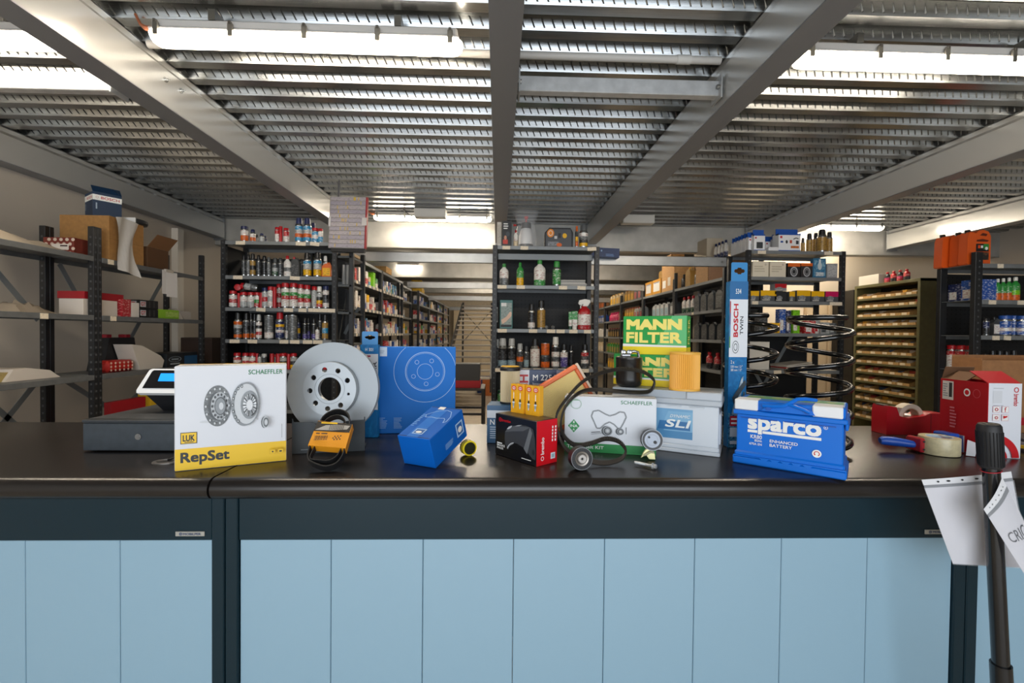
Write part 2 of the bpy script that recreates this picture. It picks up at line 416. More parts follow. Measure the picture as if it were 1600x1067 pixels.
for (xx, yy, lb) in ((-1.0, 7.25, 'LED lamp over the left aisle behind the first cross beam'), (.9, 7.4, 'LED lamp over the right aisle behind the first cross beam'), (-.95, 11.3, 'LED lamp over the left aisle behind the second cross beam'), (.9, 10.6, 'LED lamp over the right aisle far back'), (-1.0, 14.5, 'LED lamp farthest back near the stairs'), (3.6, 6.35, 'LED lamp above the side store wall')):
    lamp(xx, yy, lb, z=CAMZ+1.36, detail=False)
lamp(-2.0, 9.14, 'short lit lamp hanging before the second cross beam', L=.45, z=CAMZ+1.27, detail=False)
for (x0, x1, yy, lb) in ((-.95, -.60, 5.20, 'white junction box under the deck above the far left lamp'), (1.43, 1.80, 5.3, 'white junction box under the deck right of the middle')):
    t = thing('junction_box', lb, 'junction box', (x0, yy, DZ-.105)); obj('body', MB().box((0, 0, 0), (x1-x0, .12, .1), m('C9C8C3', .6), .004), t); obj('lid', MB().box((.006, -.006, .006), (x1-x0-.006, 0, .094), m('D2D1CC', .6), .002), t)
    obj('cable', MB().tube([(0, .06, .05), (-.04, .06, .02), (-.10, .05, .06), (-.14, .05, .10)], .006, m('55524E', .6), 6), t)
# ================================================================== the counter
DARK = m('0D2731', .3, spec=.35); PANEL = m('8CAEC1', .42, spec=1.0)
TOPM = m('1F1B19', .27)
YN, YP, YBK = 1.375, 1.44, 2.235
def counter(x0, x1, gaps, label, plate=None):
    t = thing('counter_unit', label, 'counter', (x0, YP, 0)); W = x1-x0
    obj('fascia', MB().box((.04, 0, CT-.207), (W-.04, .03, CT-.055), DARK, .002), t)
    for xx in (0, W-.0395): obj('post', MB().box((xx, -.004, .08), (xx+.0385, .04, CT-.056), DARK, .003), t)
    xs = [.0405]+[v-x0 for v in gaps]+[W-.0405]
    for a, b in zip(xs, xs[1:]): obj('panel', MB().box((a+.0008, .006, .1), (b-.0008, .022, CT-.208), PANEL, .0018), t)
    obj('kick_plate', MB().box((0, .05, 0), (W, .07, .1), m('15191C', .5)), t)
    obj('end_side', MB().box((W-.02, .041, .1), (W-.002, YBK-YP, CT-.055), DARK), t)
    obj('inner_shelf', MB().box((.02, .05, .5), (W-.02, YBK-YP-.02, .52), m('50585C', .5)), t)
    if plate:
        pl = obj('name_plate', MB().box((plate-x0, -.004, CT-.207+.014), (plate-x0+.088, 0, CT-.207+.029), m('B8B7B0', .35, .5), .001), t)
        p = Print(Matrix(((1,0,0,plate-x0),(0,0,-1,-.004),(0,1,0,CT-.207+.014),(0,0,0,1))), .088, .015)
        p.ring(.19, .5, .055, .32, .35, m('1C3A66', .5)); p.ell(.19, .5, .02, .12, m('1C3A66', .5)); p.text('MOBILPER', .28, .25, .88, .75, m('1C3A66', .5), .02)
        p.done(pl)
counter(-2.60, -.837, (-2.298, -2.013, -1.728, -1.443, -1.159), 'left counter unit with light blue panels and dark teal frame', plate=-.985)
counter(-.835, 1.527, (-.515, -.229, .056, .346, .637, .92, 1.204), 'long middle counter unit clad in light blue panels', plate=1.385)
counter(1.529, 3.3, (1.82, 2.1, 2.39, 2.67, 2.95), 'right counter unit behind the black pole')
def worktop(x0, x1, label):
    n = 9; r = .032
    prof = [(YBK, CT), (YN+r, CT)] + [(YN+r-r*math.sin(math.pi*i/n), CT-r+r*math.cos(math.pi*i/n)) for i in range(1, n)] + [(YN+r, CT-2*r), (YN+.05, CT-2*r), (YN+.05, CT-.04), (YBK, CT-.04)]
    o = obj('worktop', MB().prism(prof, x0, x1, TOPM, 'yz'), smooth=30); return tag(o, label, 'worktop')
worktop(-2.62, -.853, 'dark brown worktop section with rounded edge at the left')
worktop(-.846, 3.3, 'long dark worktop with rounded edge carrying the car parts')
# ================================================================== shelving
POSTM = m('191B1E', .45); SHELFM = m('7E8284', .42, .25, kind='noise', scale=.5); PANM = m('0E1013', .6)
TAGM = m('E6D9C2', .6, kind='print', ink='B7A78C', scale=1.5)
HOLE = m('4A4C4E', .6)
_hr = {}
def holes(h, side):
    if (round(h, 2), side) not in _hr:
        b = MB(); z = .06
        while z < h-.03:
            if side == 'f': b.box((-.006, -.0012, z), (.006, 0, z+.014), HOLE)
            else: b.box((0, -.006, z), (.0012, .006, z+.014), HOLE)
            z += .05
        _hr[round(h, 2), side] = b.mesh('hole_row', 0)
    return _hr[round(h, 2), side]
def rack(label, loc, rz, W, D, post_h, shelves, tags={}, back=None, back_h=None, brace=False, side_brace=False, lip=.034, sm=None, thin=.045, inner_holes=True, name='shelving_rack'):
    """front along +x at y=0, depth along +y; loc at its front left foot. posts straddle 0 and W"""
    t = thing(name, label, 'shelf rack', loc, rz)
    for xx in (0, W-thin):
        for yy in (0, D-.04):
            p = obj('post', MB().box((xx, yy, 0), (xx+thin, yy+.04, post_h if yy == 0 or not back_h else back_h), POSTM, .002), t)
            if yy == 0:
                hr = obj('hole_row', holes(post_h, 'f'), p, loc=(xx+thin/2, -.0002, 0)); hr['kind'] = 'stuff'
            if inner_holes:
                hr = obj('hole_row', holes(post_h, 's'), p, loc=((thin if xx == 0 else -.0012)+xx, yy+.02, 0)); hr['kind'] = 'stuff'
    for i, z in enumerate(shelves):
        b = MB().box((.012, .004, z-.004), (W-.012, D-.004, z), sm or SHELFM)
        s = obj('shelf', b, t)
        obj('shelf_lip', MB().box((thin if lip < .1 else .004, -.003, z-lip), (W-(thin if lip < .1 else .004), .004, z), sm or SHELFM, .0015), s)
        obj('back_lip', MB().box((.01, D-.006, z-lip), (W-.01, D-.002, z), sm or SHELFM), s)
        for (u, w_, tilt) in tags.get(i, ()):
            obj('price_tag', MB().box((-w_/2, -.002, -.034), (w_/2, 0, 0), TAGM), s, loc=(u, -.004, z-.002), rot=(0, R(tilt), 0))
    if back:
        bp = obj('back_panel', MB().box((.01, D-.003, back[0]), (W-.01, D, back[1]), PANM), t)
        h = MB(); z = back[0]+.04
        while z < back[1]:
            x = .06
            while x < W-.05: h.box((x-.004, D-.0042, z-.004), (x+.004, D-.003, z+.004), m('07080A', .8)); x += .04
            z += .04
        hp = obj('perforation', h, bp, smooth=0); hp['kind'] = 'stuff'
    if brace:
        for (x0, z0, x1, z1) in brace:
            l = math.hypot(x1-x0, z1-z0); a = math.atan2(z1-z0, x1-x0)
            obj('brace', MB().box((0, -.002, -.018), (l, .002, .018), m('7E8486', .45, .2)), t, loc=(x0, D-.01, z0), rot=(0, -a, 0))
    if side_brace:
        for xx in side_brace:
            for (z0, z1) in ((.3, 1.1), (1.15, 1.9)):
                l = math.hypot(D-.06, z1-z0); a = math.atan2(z1-z0, D-.06)
                obj('side_brace', MB().box((-.002, 0, -.015), (.002, l, .015), m('3C4246', .45, .3)), t, loc=(xx, .03, z0), rot=(a, 0, 0))
    return t
# ------------------------------------------------------------------ packaged goods
PAL = dict(w=('E4E1DA', 'white'), r=('B3161F', 'red'), b=('1D4E9E', 'blue'), k=('17181A', 'black'), g=('5A5D5E', 'grey'), y=('EDB512', 'yellow'),
           o=('D9641C', 'orange'), n=('2E8B3A', 'green'), d=('A9843F', 'gold'), c=('1C86B5', 'light blue'), p=('C9165C', 'pink'), l=('B4B6B4', 'silver'),
           u=('142252', 'navy'), e=('D9C4A0', 'beige'), t=('8A5A35', 'brown'), m=('7EC81E', 'lime green'), v=('4A3F86', 'purple'), s=('3A3D3F', 'charcoal'), a=('8FA7B0', 'pale blue'), G=('12492F', 'dark green'))
INKS = dict(w='9C2A2A', r='E9D8D0', b='E6E6EA', k='77787A', g='B9BAB8', y='1A1A1A', o='20150F', n='EDEBE0', d='3B2A12', c='F0F0F0', p='F3D6DF', l='4A4B4C', u='C9CAD6', e='80664A', t='C9B08A', m='20401A', v='D9D4EA', s='9FA0A0', a='38506A', G='E6E0D0')
def pm(ch, printed=True, rough=.35, metal=0):
    ch0 = ch
    return m(PAL[ch0][0], rough, metal, 'print', INKS[ch0]) if printed else m(PAL[ch0][0], rough, metal)
_cache = {}
def cached(key, fn):
    if key not in _cache: _cache[key] = fn()
    return _cache[key]
def bands(cols, r, z0, z1, extra=()):
    n = len(cols); pts = []; ms = []
    for i, c in enumerate(cols):
        pts += [(r, z0+(z1-z0)*i/n), (r, z0+(z1-z0)*(i+1)/n)]
        ms += [pm(c, c.islower() or c == 'G'), pm(c)]
    return pts, ms
def parts_for(kind, r, h, cols, cap):
    """list of (part name, mesh) for one article; r = half width, h = height"""
    out = []
    if kind in ('aero', 'can', 'tin'):
        capf = {'aero': .24, 'can': .13, 'tin': .0}[kind]
        bt = h*(1-capf); seg = 18
        p, ms = bands(cols, r, .012*h/.2, bt-(.10*r/.03*.1 if kind != 'tin' else 0)-r*.35*(kind != 'tin'))
        sil = m('A9ABAA', .25, .9)
        prof = [(r*.94, 0)] + [(p[0][0], p[0][1])] + p[1:]; ml = [sil] + ms[:-1]
        if kind != 'tin':
            prof += [(r*1.02, p[-1][1]+.003), (r*.8, bt-r*.08), (r*.62, bt)]; ml += [sil, sil, sil]
        else:
            prof += [(r*1.03, h-.004), (r*1.03, h), (r*.95, h), (r*.95, h-.004)]; ml += [sil, sil, sil, sil]
        out.append(('can_body', MB().lathe(prof, ml, seg)))
        cm_ = pm(cap, False, .35) if cap else sil
        if kind == 'aero': out.append(('cap', MB().lathe([(r*.74, bt-r*.12), (r*.72, bt+(h-bt)*.5), (r*.66, h-.004), (r*.5, h), (0, h)], cm_, seg)))
        if kind == 'can': out.append(('cap', MB().lathe([(r*.92, bt-.01), (r*.92, h-.006), (r*.8, h-.002), (r*.3, h), (0, h)], cm_, seg)))
    elif kind == 'wand':        # plain tall plastic cup standing between cans
        out.append(('sleeve', MB().lathe([(r*.9, 0), (r, h*.98), (r*.95, h), (0, h)], pm(cols[0], False), 12)))
    elif kind == 'bottle':
        p, ms = bands(cols, r, .01, h*.62)
        prof = [(r*.9, 0)] + p + [(r*.9, h*.70), (r*.45, h*.80), (r*.32, h*.84), (r*.32, h*.86)]; ml = [pm(cols[0], False)] + ms[:-1] + [pm(cols[-1], False)]*4
        out.append(('bottle_body', MB().lathe(prof, ml, 16, sy=.72)))
        out.append(('cap', MB().lathe([(r*.42, h*.84), (r*.42, h*.97), (r*.3, h), (0, h)], pm(cap, False), 12)))
    elif kind == 'jug':         # rectangular oil canister: body, raised neck and cap, side handle
        w_ = r; d_ = r*.55; b = MB(); c0 = pm(cols[0], False, .35)
        sh = [(-w_, 0), (w_, 0), (w_, h*.70), (w_*.7, h*.84), (w_*.1, h*.88), (-w_*.3, h*.88), (-w_*.9, h*.74), (-w_, h*.66)]
        b.prism(sh, -d_, d_, c0, 'xz'); out.append(('jug_body', b))
        out.append(('handle', MB().tube([(w_*.75, 0, h*.80), (w_*.5, 0, h*.93), (w_*.05, 0, h*.93), (0, 0, h*.86)], r*.13, c0, 8)))
        out.append(('cap', MB().lathe([(r*.24, h*.86), (r*.24, h*.99), (r*.2, h), (0, h)], pm(cap, False), 10, sx=1)))
        out[-1][1].v = [Vector((v.x-w_*.3, v.y, v.z)) for v in out[-1][1].v]
        lb = MB().box((-w_*.82, -d_-.0008, h*.10), (w_*.82, -d_, h*.60), pm(cols[-1])); out.append(('label', lb))
    elif kind == 'box':
        d_ = min(r*1.1, .09); b = MB(); n = len(cols)
        for i, c in enumerate(cols): b.box((-r, -d_, h*i/n), (r, d_, h*(i+1)/n), pm(c), .0 if n > 1 else .001)
        out.append(('carton_body', b))
        if cap: out.append(('label', MB().box((-r*.8, -d_-.0008, h*.12), (r*.25, -d_, h*.55), pm(cap))))
    elif kind == 'hangbox':     # retail carton with a blue hang tab
        d_ = .028 if r < .06 else .055; b = MB(); b.box((-r, -d_, 0), (r, d_, h*.76), m('E9EAEC', .5), .001); out.append(('carton_body', b))
        out.append(('hang_tab', MB().box((-r, -.004, h*.72), (r, .004, h), m('1450A8', .45), .0008).box((-r, -d_-.0006, h*.70), (r, -.0, h*.762), m('1450A8', .45))))
        pr_ = MB().box((-r*.55, -d_-.0008, h*.10), (r*.6, -d_, h*.40), m('3A3D40', .5)).box((-r*.85, -d_-.0008, h*.56), (-r*.55, -d_, h*.64), m('B01820', .5)).box((-r, -d_-.0008, 0), (r, -d_, h*.03), m('1450A8', .5)); out.append(('label', pr_))
    elif kind == 'spray':       # trigger spray bottle
        p, ms = bands(cols, r, .01, h*.55)
        prof = [(r*.9, 0)] + p + [(r*.8, h*.66), (r*.36, h*.74), (r*.36, h*.78)]; ml = [pm(cols[0], False)] + ms[:-1] + [pm(cols[-1], False)]*3
        out.append(('bottle_body', MB().lathe(prof, ml, 16, sy=.6)))
        b = MB().prism([(-r*.95, h*.86), (-r*.75, h*.80), (-r*.2, h*.84), (-r*.3, h*.77), (r*.45, h*.77), (r*.85, h*.9), (r*.8, h*.97), (0, h), (-r*.8, h*.96)], -r*.22, r*.22, pm(cap, False), 'xz'); out.append(('trigger_head', b))
        out.append(('trigger', MB().tube([(-r*.35, 0, h*.84), (-r*.6, 0, h*.76), (-r*.55, 0, h*.68)], r*.09, pm(cap, False), 6)))
        out.append(('label', MB().lathe([(r*1.01, h*.15), (r*1.01, h*.5)], pm('w'), 16, False, sy=.6)))
    elif kind == 'tube':        # squeezable tube standing on its cap
        out.append(('tube_body', MB().box((-r, -.006, h*.18), (r, .006, h), pm(cols[0]), .003).box((-r*.9, -.012, h*.18), (r*.9, .012, h*.55), pm(cols[-1]), .004)))
        out.append(('cap', MB().lathe([(r*.8, 0), (r*.75, h*.2)], pm(cap, False), 12, sy=.6)))
    elif kind == 'pack':        # hanging blister pack or flat bag
        out.append(('card', MB().box((-r, -.004, 0), (r, .004, h), pm(cols[0]), .001)))
        out.append(('label', MB().box((-r*.85, -.02, h*.08), (r*.85, -.004, h*.72), pm(cols[-1]), .003)))
    return out
KN = dict(aero='spray can', can='additive can', tin='metal tin', wand='plastic sleeve', bottle='bottle', jug='oil canister', box='carton', hangbox='hang-tab carton', spray='trigger spray bottle', tube='tube', pack='flat pack')
KNAME = dict(aero='spray_can', can='additive_can', tin='metal_tin', wand='plastic_sleeve', bottle='plastic_bottle', jug='oil_canister', box='small_carton', hangbox='hang_tab_carton', spray='trigger_spray_bottle', tube='squeeze_tube', pack='flat_pack')
ORD = ['first', 'second', 'third', 'fourth', 'fifth', 'sixth', 'seventh', 'eighth', 'ninth', 'tenth', 'eleventh', 'twelfth', 'thirteenth', 'fourteenth', 'fifteenth', 'sixteenth', 'seventeenth', 'eighteenth', 'nineteenth', 'twentieth'] + ['%d-th' % i for i in range(21, 60)]
def article(kind, loc, r, h, cols, cap, label, group, rz=0, rot=None, plain=False):
    r = round(r, 3); h = round(h, 3); key = (kind, r, h, cols, cap)
    ps = cached(key, lambda: [(n, b.mesh(n)) for n, b in parts_for(kind, r, h, cols, cap)])
    t = thing(KNAME[kind], label, KN[kind].split()[-1], loc, rz, group, rot)
    for n, me in (ps[:1] if plain else ps): obj(n, me, t)
    return t
def colname(kind, cols, cap):
    cs = []
    for c in cols:
        if PAL[c][1] not in cs: cs.append(PAL[c][1])
    s = ' and '.join(cs[:2])
    return '%s %s' % (s, KN[kind])
def shelf_row(items, Y, z, where, group, yoff=.0):
    """items: (kind, centre x px, width px, height px, colours bottom to top, cap)"""
    for i, it in enumerate(sorted(items, key=lambda q: q[1])):
        kind, x, wpx, hpx, cols, cap = it[:6]; back = it[6] if len(it) > 6 else 0
        s = (Y+.05+back)/FPX; r = wpx*s/2; h = hpx*s
        yy = Y+.02+back+(r if kind in ('aero', 'can', 'tin', 'bottle', 'wand', 'spray') else .06)
        p = aY(x, 500, yy)
        article(kind, (p.x, yy, z), r, h, cols, cap, '%s, %s from left, %s' % (colname(kind, cols, cap), ORD[i], where), group)
def px_tags(Y, X0, lst, z):
    return [(aY(x, 500, Y).x-X0, w_*Y/FPX, t) for (x, w_, t) in lst]
# ---- left rack
YA = 4.4
xl = -2.60; WL = 1.075
ZL = [CAMZ+v for v in (.843, .52, .221, -.078, -.36)]
rack('dark steel rack full of red white additive cans left of the aisle', (xl, YA, 0), 0, WL, .42, ZL[0]+.01, ZL+[.75, .35],
     {0: px_tags(YA, xl, ((376, 14, 0), (470, 15, 2), (492, 14, 6)), 0), 1: px_tags(YA, xl, ((372, 14, 0), (461, 15, 3)), 0), 2: px_tags(YA, xl, ((408, 14, 3), (451, 14, 1), (473, 12, 1), (503, 41, 1)), 0), 3: px_tags(YA, xl, ((367, 15, 0), (395, 14, 1), (444, 13, 0), (461, 14, 1), (481, 14, 0), (497, 14, 0)), 0)},
     back=(.35, ZL[0]-.10), side_brace=(WL-.03,))
obj('side_panel', MB().box((0, .045, .3), (.003, .375, ZL[0]-.04), PANM), bpy.data.objects['shelving_rack'], loc=(.022, 0, 0))
LR = 'of the left can rack'
shelf_row([('can', 382, 11, 24, 'ow', 'u'), ('aero', 387, 4.5, 17, 'u', 'u', .1), ('aero', 395, 8, 19, 'ow', 'u'), ('aero', 401, 5, 14, 'l', 'k', .1), ('aero', 409, 7, 13, 'l', 'u'), ('aero', 414, 5, 12, 'u', 'u', .1), ('can', 433, 7, 23, 'wwr', 'r'), ('wand', 438.5, 5, 24, 'r', None), ('can', 447, 8.5, 22, 'wr', 'r'), ('aero', 467, 12, 38, 'colc', 'u'), ('aero', 480, 12, 38, 'colc', 'u'), ('aero', 489, 8, 34, 'wc', 'u', .12), ('can', 492.5, 10.5, 23, 'cwc', 'r'), ('can', 500.5, 7, 22, 'cw', 'r')], YA, ZL[0], 'top of the left can rack', 'cans on the left rack')
shelf_row([('aero', 381, 6, 32, 's', 'k'), ('aero', 388, 6, 33, 'g', 'k'), ('aero', 395, 8, 34, 'dkd', 'k'), ('aero', 404, 6, 32, 's', 'k'), ('aero', 413, 7, 31, 'k', 'k'), ('aero', 420, 6, 29, 'g', 'g'), ('aero', 430, 9, 28, 'Gls', 's'), ('aero', 438, 7, 28, 's', 's'), ('bottle', 449, 11, 32, 'wgw', 'r'), ('jug', 461.5, 14, 31, 'ss', 'r'), ('aero', 471, 5, 29, 'k', 'k', .1), ('aero', 480, 12, 37, 'yyllc', 'k'), ('aero', 496, 12, 38, 'yyllc', 'k'), ('aero', 508, 7, 34, 'w', 'w', .1), ('jug', 511, 14, 24, 'oy', 'w')], YA, ZL[1], 'second shelf ' + LR, 'cans on the left rack')
shelf_row([('can', 364.5, 11.5, 26, 'wrw', 'r'), ('wand', 373, 4, 22, 'r', None), ('can', 381, 11, 24, 'lw', 'r'), ('can', 392.5, 11, 24, 'lw', 'r'), ('can', 402, 9, 24, 'rnw', 'r'), ('wand', 408, 6, 23, 'r', None), ('can', 414, 9, 31, 'lrl', 'u'), ('can', 423, 9, 33, 'wlw', 'r'), ('wand', 429, 6, 32, 'r', None), ('can', 436, 8, 38, 'rwrw', 'r', .1), ('can', 446, 12, 39, 'wwrnw', 'r'), ('can', 459, 12, 39, 'wwrnw', 'r'), ('can', 470, 9, 37, 'wrnw', 'r'), ('can', 480, 10, 36, 'wrnw', 'r'), ('can', 491, 8, 34, 'l', 'r'), ('aero', 499, 9, 34, 'rykl', 'w'), ('can', 509, 9, 35, 'wskw', 'u')], YA, ZL[2], 'third shelf ' + LR, 'cans on the left rack')
for (x, lb, col) in ((369, 'additive can lying on its side with red cap to the front, third shelf', 'r'),):
    p = aY(x, 500, YA+.04); s = YA/FPX
    article('can', (p.x, YA+.16, ZL[2]+25*s+.036), .034, .15, 'lw', 'r', 'red capped can lying on others pointing forward, left can rack', 'cans on the left rack', rot=(R(90), 0, R(10)))
    p = aY(402, 500, YA+.05)
    article('can', (p.x, YA+.06, ZL[2]+25*s+.034), .032, .15, 'gl', 'r', 'grey can with red cap lying sideways on other cans, left rack', 'cans on the left rack', rot=(0, R(-82), R(8)))
shelf_row([('aero', 372, 12, 41, 'osslo', 'k'), ('aero', 385, 9, 40, 'osks', 'k'), ('aero', 392, 8, 40, 'osks', 'k', .07), ('aero', 398, 8, 39, 'osks', 'k', .1), ('aero', 404.5, 8.5, 38, 'wrwkw', 'l'), ('tin', 420.5, 13, 37, 'wggg', None), ('aero', 437.5, 13, 42, 'uuwuyu', 'r'), ('tin', 448, 6, 37, 'wgg', None, .08), ('tin', 457.5, 13, 38, 'gggg', None), ('aero', 466, 6, 36, 'uyu', 'k', .1), ('aero', 476.5, 6.5, 34, 'vkk', 'k'), ('aero', 482, 5, 34, 'vk', 'k', .06), ('aero', 490.5, 7, 34, 'vkk', 'k'), ('can', 496, 6, 20, 'ww', 'k'), ('aero', 500, 7, 40, 'sss', 'k', .1), ('aero', 508, 9, 39, 'dcd', 'k')], YA, ZL[3], 'fourth shelf ' + LR, 'cans on the left rack')
shelf_row([('can', 371, 11, 25, 'wkwr', 'r'), ('can', 384, 10, 25, 'wrw', 'r'), ('can', 395, 11, 25, 'wrw', 'r'), ('wand', 402, 5, 24, 'r', None), ('can', 406, 6, 23, 'kl', 'k'), ('can', 413, 8, 24, 'rs', 'l'), ('wand', 425, 6, 24, 'r', None), ('can', 430, 5, 22, 'l', 'r', .06), ('wand', 435, 7, 24, 'r', None), ('can', 443, 11, 25, 'ykl', 'r'), ('wand', 451, 5, 24, 'r', None), ('can', 459, 10, 25, 'ykl', 'r'), ('can', 480, 11, 25, 'wr', 'r'), ('wand', 489, 6, 24, 'r', None), ('can', 498, 10, 25, 'wr', 'r'), ('wand', 508, 6, 24, 'r', None), ('can', 525, 8, 25, 'wr', 'r', .2), ('wand', 533, 6, 25, 'r', None, .2)], YA, ZL[4], 'fifth shelf ' + LR, 'cans on the left rack')
# plastic clear tubes hanging and a tray between rack and aisle
t = thing('plastic_tube_bundle', 'clear plastic tubes hanging beside the left can rack', 'tubes', (-1.50, YA+.12, ZL[1]-.06))
for i in range(3): obj('clear_tube', MB().tube([(i*.036, 0, 0), (i*.036, .01, .19)], .017, m('8E9090', .2, alpha=.7), 10), t)
t = thing('cardboard_scrap', 'small cardboard piece on the dark shelf beside the left rack', 'cardboard', (-1.515, YA+.07, ZL[0]-.118)); obj('sheet', MB().box((0, 0, 0), (.13, .2, .03), m('B59C78', .8), .003), t)
t = thing('side_shelving', 'dark narrow shelving between left can rack and aisle rows', 'shelf', (-1.522, YA+.02, 0))
for z in (ZL[0]-.12, ZL[1]-.07, ZL[2]-.03, ZL[3]-.03, ZL[4]-.03): obj('shelf', MB().box((0, 0, z-.02), (.13, .4, z), m('4A4E50', .5, .2), .001), t)
for x in (.105,): obj('post', MB().box((x, 0, 0), (x+.04, .04, ZL[0]-.05), POSTM, .002), t)
obj('post', MB().box((.105, .36, 0), (.145, .4, ZL[0]-.05), POSTM, .002), t)
obj('brace', MB().box((0, 0, -.015), (.30, .004, .015), m('4C5256', .45, .3)), t, loc=(0, .2, ZL[3]+.06), rot=(0, R(-62), 0))
# ---- middle rack
xc = -.058; WC = 1.023
ZC = [CAMZ+v for v in (.838, .465, .048, -.328)]
rack('dark steel rack in the middle with sprays and green bottles', (xc, YA, 0), 0, WC, .42, ZC[0]+.005, ZC+[.80, .40],
     {0: px_tags(YA, xc, ((790, 12, 0), (818, 12, 0), (923, 14, -4)), 0), 1: px_tags(YA, xc, ((784, 14, 0), (813, 13, 0), (879, 13, 0), (908, 13, 2)), 0), 2: px_tags(YA, xc, ((785, 14, 0), (833, 13, 0), (861, 13, 0), (876, 13, 0), (896, 13, 0), (918, 11, 0)), 0), 3: px_tags(YA, xc, ((780, 11, 0), (807, 12, 0), (823, 12, 0), (840, 12, 0), (858, 12, 0), (879, 12, 0), (915, 12, 0)), 0)}, back=(.4, ZC[0]-.02))
obj('upper_rail', MB().box((.05, .02, -.10), (WC-.05, .06, -.04), m('6C7072', .4, .4), .003), thing('shelf_light_rail', 'grey metal rail under the top board of the middle rack', 'rail', (xc, YA+.06, ZC[0]-.02)))
CR = 'of the middle rack'
shelf_row([('bottle', 787, 14, 34, 'gw', 'n'), ('bottle', 812, 11, 36, 'yn', 'n'), ('bottle', 842.5, 18, 41, 'nww', 'n'), ('aero', 869, 13, 39, 'nnn', 'n')], YA, ZC[1], 'second shelf ' + CR, 'bottles on the middle rack')
shelf_row([('aero', 830.5, 11, 39, 'wkk', 'k'), ('aero', 845.5, 13, 45, 'ddd', 'k'), ('tube', 891, 5.5, 28, 'nw', 'G'), ('tube', 898, 9, 29, 'nw', 'w'), ('spray', 913, 21, 48, 'rrr', 'w')], YA, ZC[2], 'third shelf ' + CR, 'sprays on the middle rack')
shelf_row([('aero', 778, 6, 44, 'sss', 'l', .05), ('aero', 786, 15, 46, 'akk', 'l'), ('aero', 800, 13, 46, 'akk', 'l'), ('aero', 813, 11, 38, 'sos', 'l'), ('aero', 823, 8, 34, 'as', 's'), ('aero', 836.5, 15, 46, 'www', 'k'), ('tin', 852.5, 14, 19, 'ok', None), ('aero', 868.5, 12.5, 49, 'wswk', 'w'), ('aero', 882, 11.5, 38, 'vvw', 'k'), ('aero', 893, 7, 36, 'kk', 'k', .05), ('aero', 914.5, 12, 38, 'swsr', 'k')], YA, ZC[3], 'fourth shelf ' + CR, 'sprays on the middle rack')
p = aY(852.5, 500, YA+.06); article('tin', (p.x, YA+.06+.002, ZC[3]+.1185), .041, .122, 'oo', 'o', 'orange tin stacked on a dark tin, fourth shelf of middle rack', 'sprays on the middle rack')
shelf_row([('can', 783, 9, 24, 'n', 'G'), ('can', 793, 8, 23, 'Gn', 'G')], YA, .80+.0, 'lower shelf ' + CR, 'bottles on the middle rack')
# labelled packs on the middle rack
def pack(px, py, wpx, hpx, Y, z, body, lab, label, cat='packet', depth=.05, group=None):
    s = Y/FPX; p = aY(px, py, Y+.02); t = thing('packaged_item', label, cat, (p.x, Y+.02, z), 0, group)
    obj('pack_body', MB().box((-wpx*s/2, 0, 0), (wpx*s/2, depth, hpx*s), body, .003), t)
    o = obj('label', MB().box((-wpx*s*.42, -.001, hpx*s*.1), (wpx*s*.42, 0, hpx*s*.9), lab), t); return t, wpx*s, hpx*s
t, W_, H_ = pack(791, 500, 20, 45, YA, ZC[2], m('2F6A66', .4), m('8A9A96', .5, kind='print', ink='3A4A48'), 'grey green glove pack with hand picture, third shelf of middle rack')
Print(Matrix(((1,0,0,-W_/2),(0,0,-1,-.001),(0,1,0,0),(0,0,0,1))), W_, H_).poly([(.1, .3), (.5, .42), (.8, .6), (.92, .56), (.9, .44), (.5, .25), (.2, .16)], m('D9B9A4', .6)).rect(.08, .06, .92, .14, m('16181A', .5)).rect(.1, .78, .5, .9, m('D9DAD8', .5)).done(t)
t, W_, H_ = pack(775.5, 500, 4, 24, YA, ZC[2]+.06, m('B9B9B5', .4), m('2B2B2B', .5, kind='print', ink='C0C0C0'), 'narrow grey packet hooked on the left post of middle rack', depth=.02)
t, W_, H_ = pack(792, 360, 15, 39, YA, ZC[0], m('17191C', .4), m('17191C', .5), 'black boxed glove set with red picture on top of middle rack', depth=.09)
Print(Matrix(((1,0,0,-W_/2),(0,0,-1,-.001),(0,1,0,0),(0,0,0,1))), W_, H_).lines(.15, .66, .75, .93, 3, WHT, 3).rect(.1, .08, .6, .26, m('C23A2C', .5)).ell(.35, .33, .14, .09, m('C98F74', .5)).ell(.6, .48, .2, .1, m('3C4148', .5)).done(t)
pack(780, 360, 7, 38, YA+.02, ZC[0], m('C9C4BA', .4), m('B9B2A6', .5, kind='print', ink='8C8476'), 'pale bottle pack at the left end on top of middle rack', depth=.06)
# pressure sprayer in clear bag
p = aY(822, 360, YA+.13); t = thing('pressure_sprayer', 'white pressure sprayer in a clear bag on top of middle rack', 'sprayer', (p.x, YA+.13, ZC[0]))
obj('tank', MB().lathe([(.068, .03), (.07, .04), (.068, .12), (.055, .17), (.04, .195)], m('DADADA', .4), 20), t); obj('base_ring', MB().lathe([(.07, 0), (.072, .035), (.069, .035)], m('1A1A1C', .4), 20), t)
obj('pump_head', MB().lathe([(.04, .19), (.05, .20), (.05, .245), (.02, .25)], m('1A1A1C', .4), 16), t); obj('nozzle', MB().tube([(-.02, 0, .225), (-.07, 0, .235), (-.10, 0, .225)], [.014, .011, .007], m('1A1A1C', .4), 8), t)
obj('plunger_knob', MB().lathe([(.006, .25), (.006, .28), (.018, .29), (.02, .31), (0, .312)], m('D0291E', .35), 12), t); obj('nozzle_tip', MB().lathe([(.012, 0), (.008, .03)], m('D0291E', .35), 10, axis='x'), t, loc=(-.125, 0, .225))
bag = MB(); rn = random.Random(3); vs = []
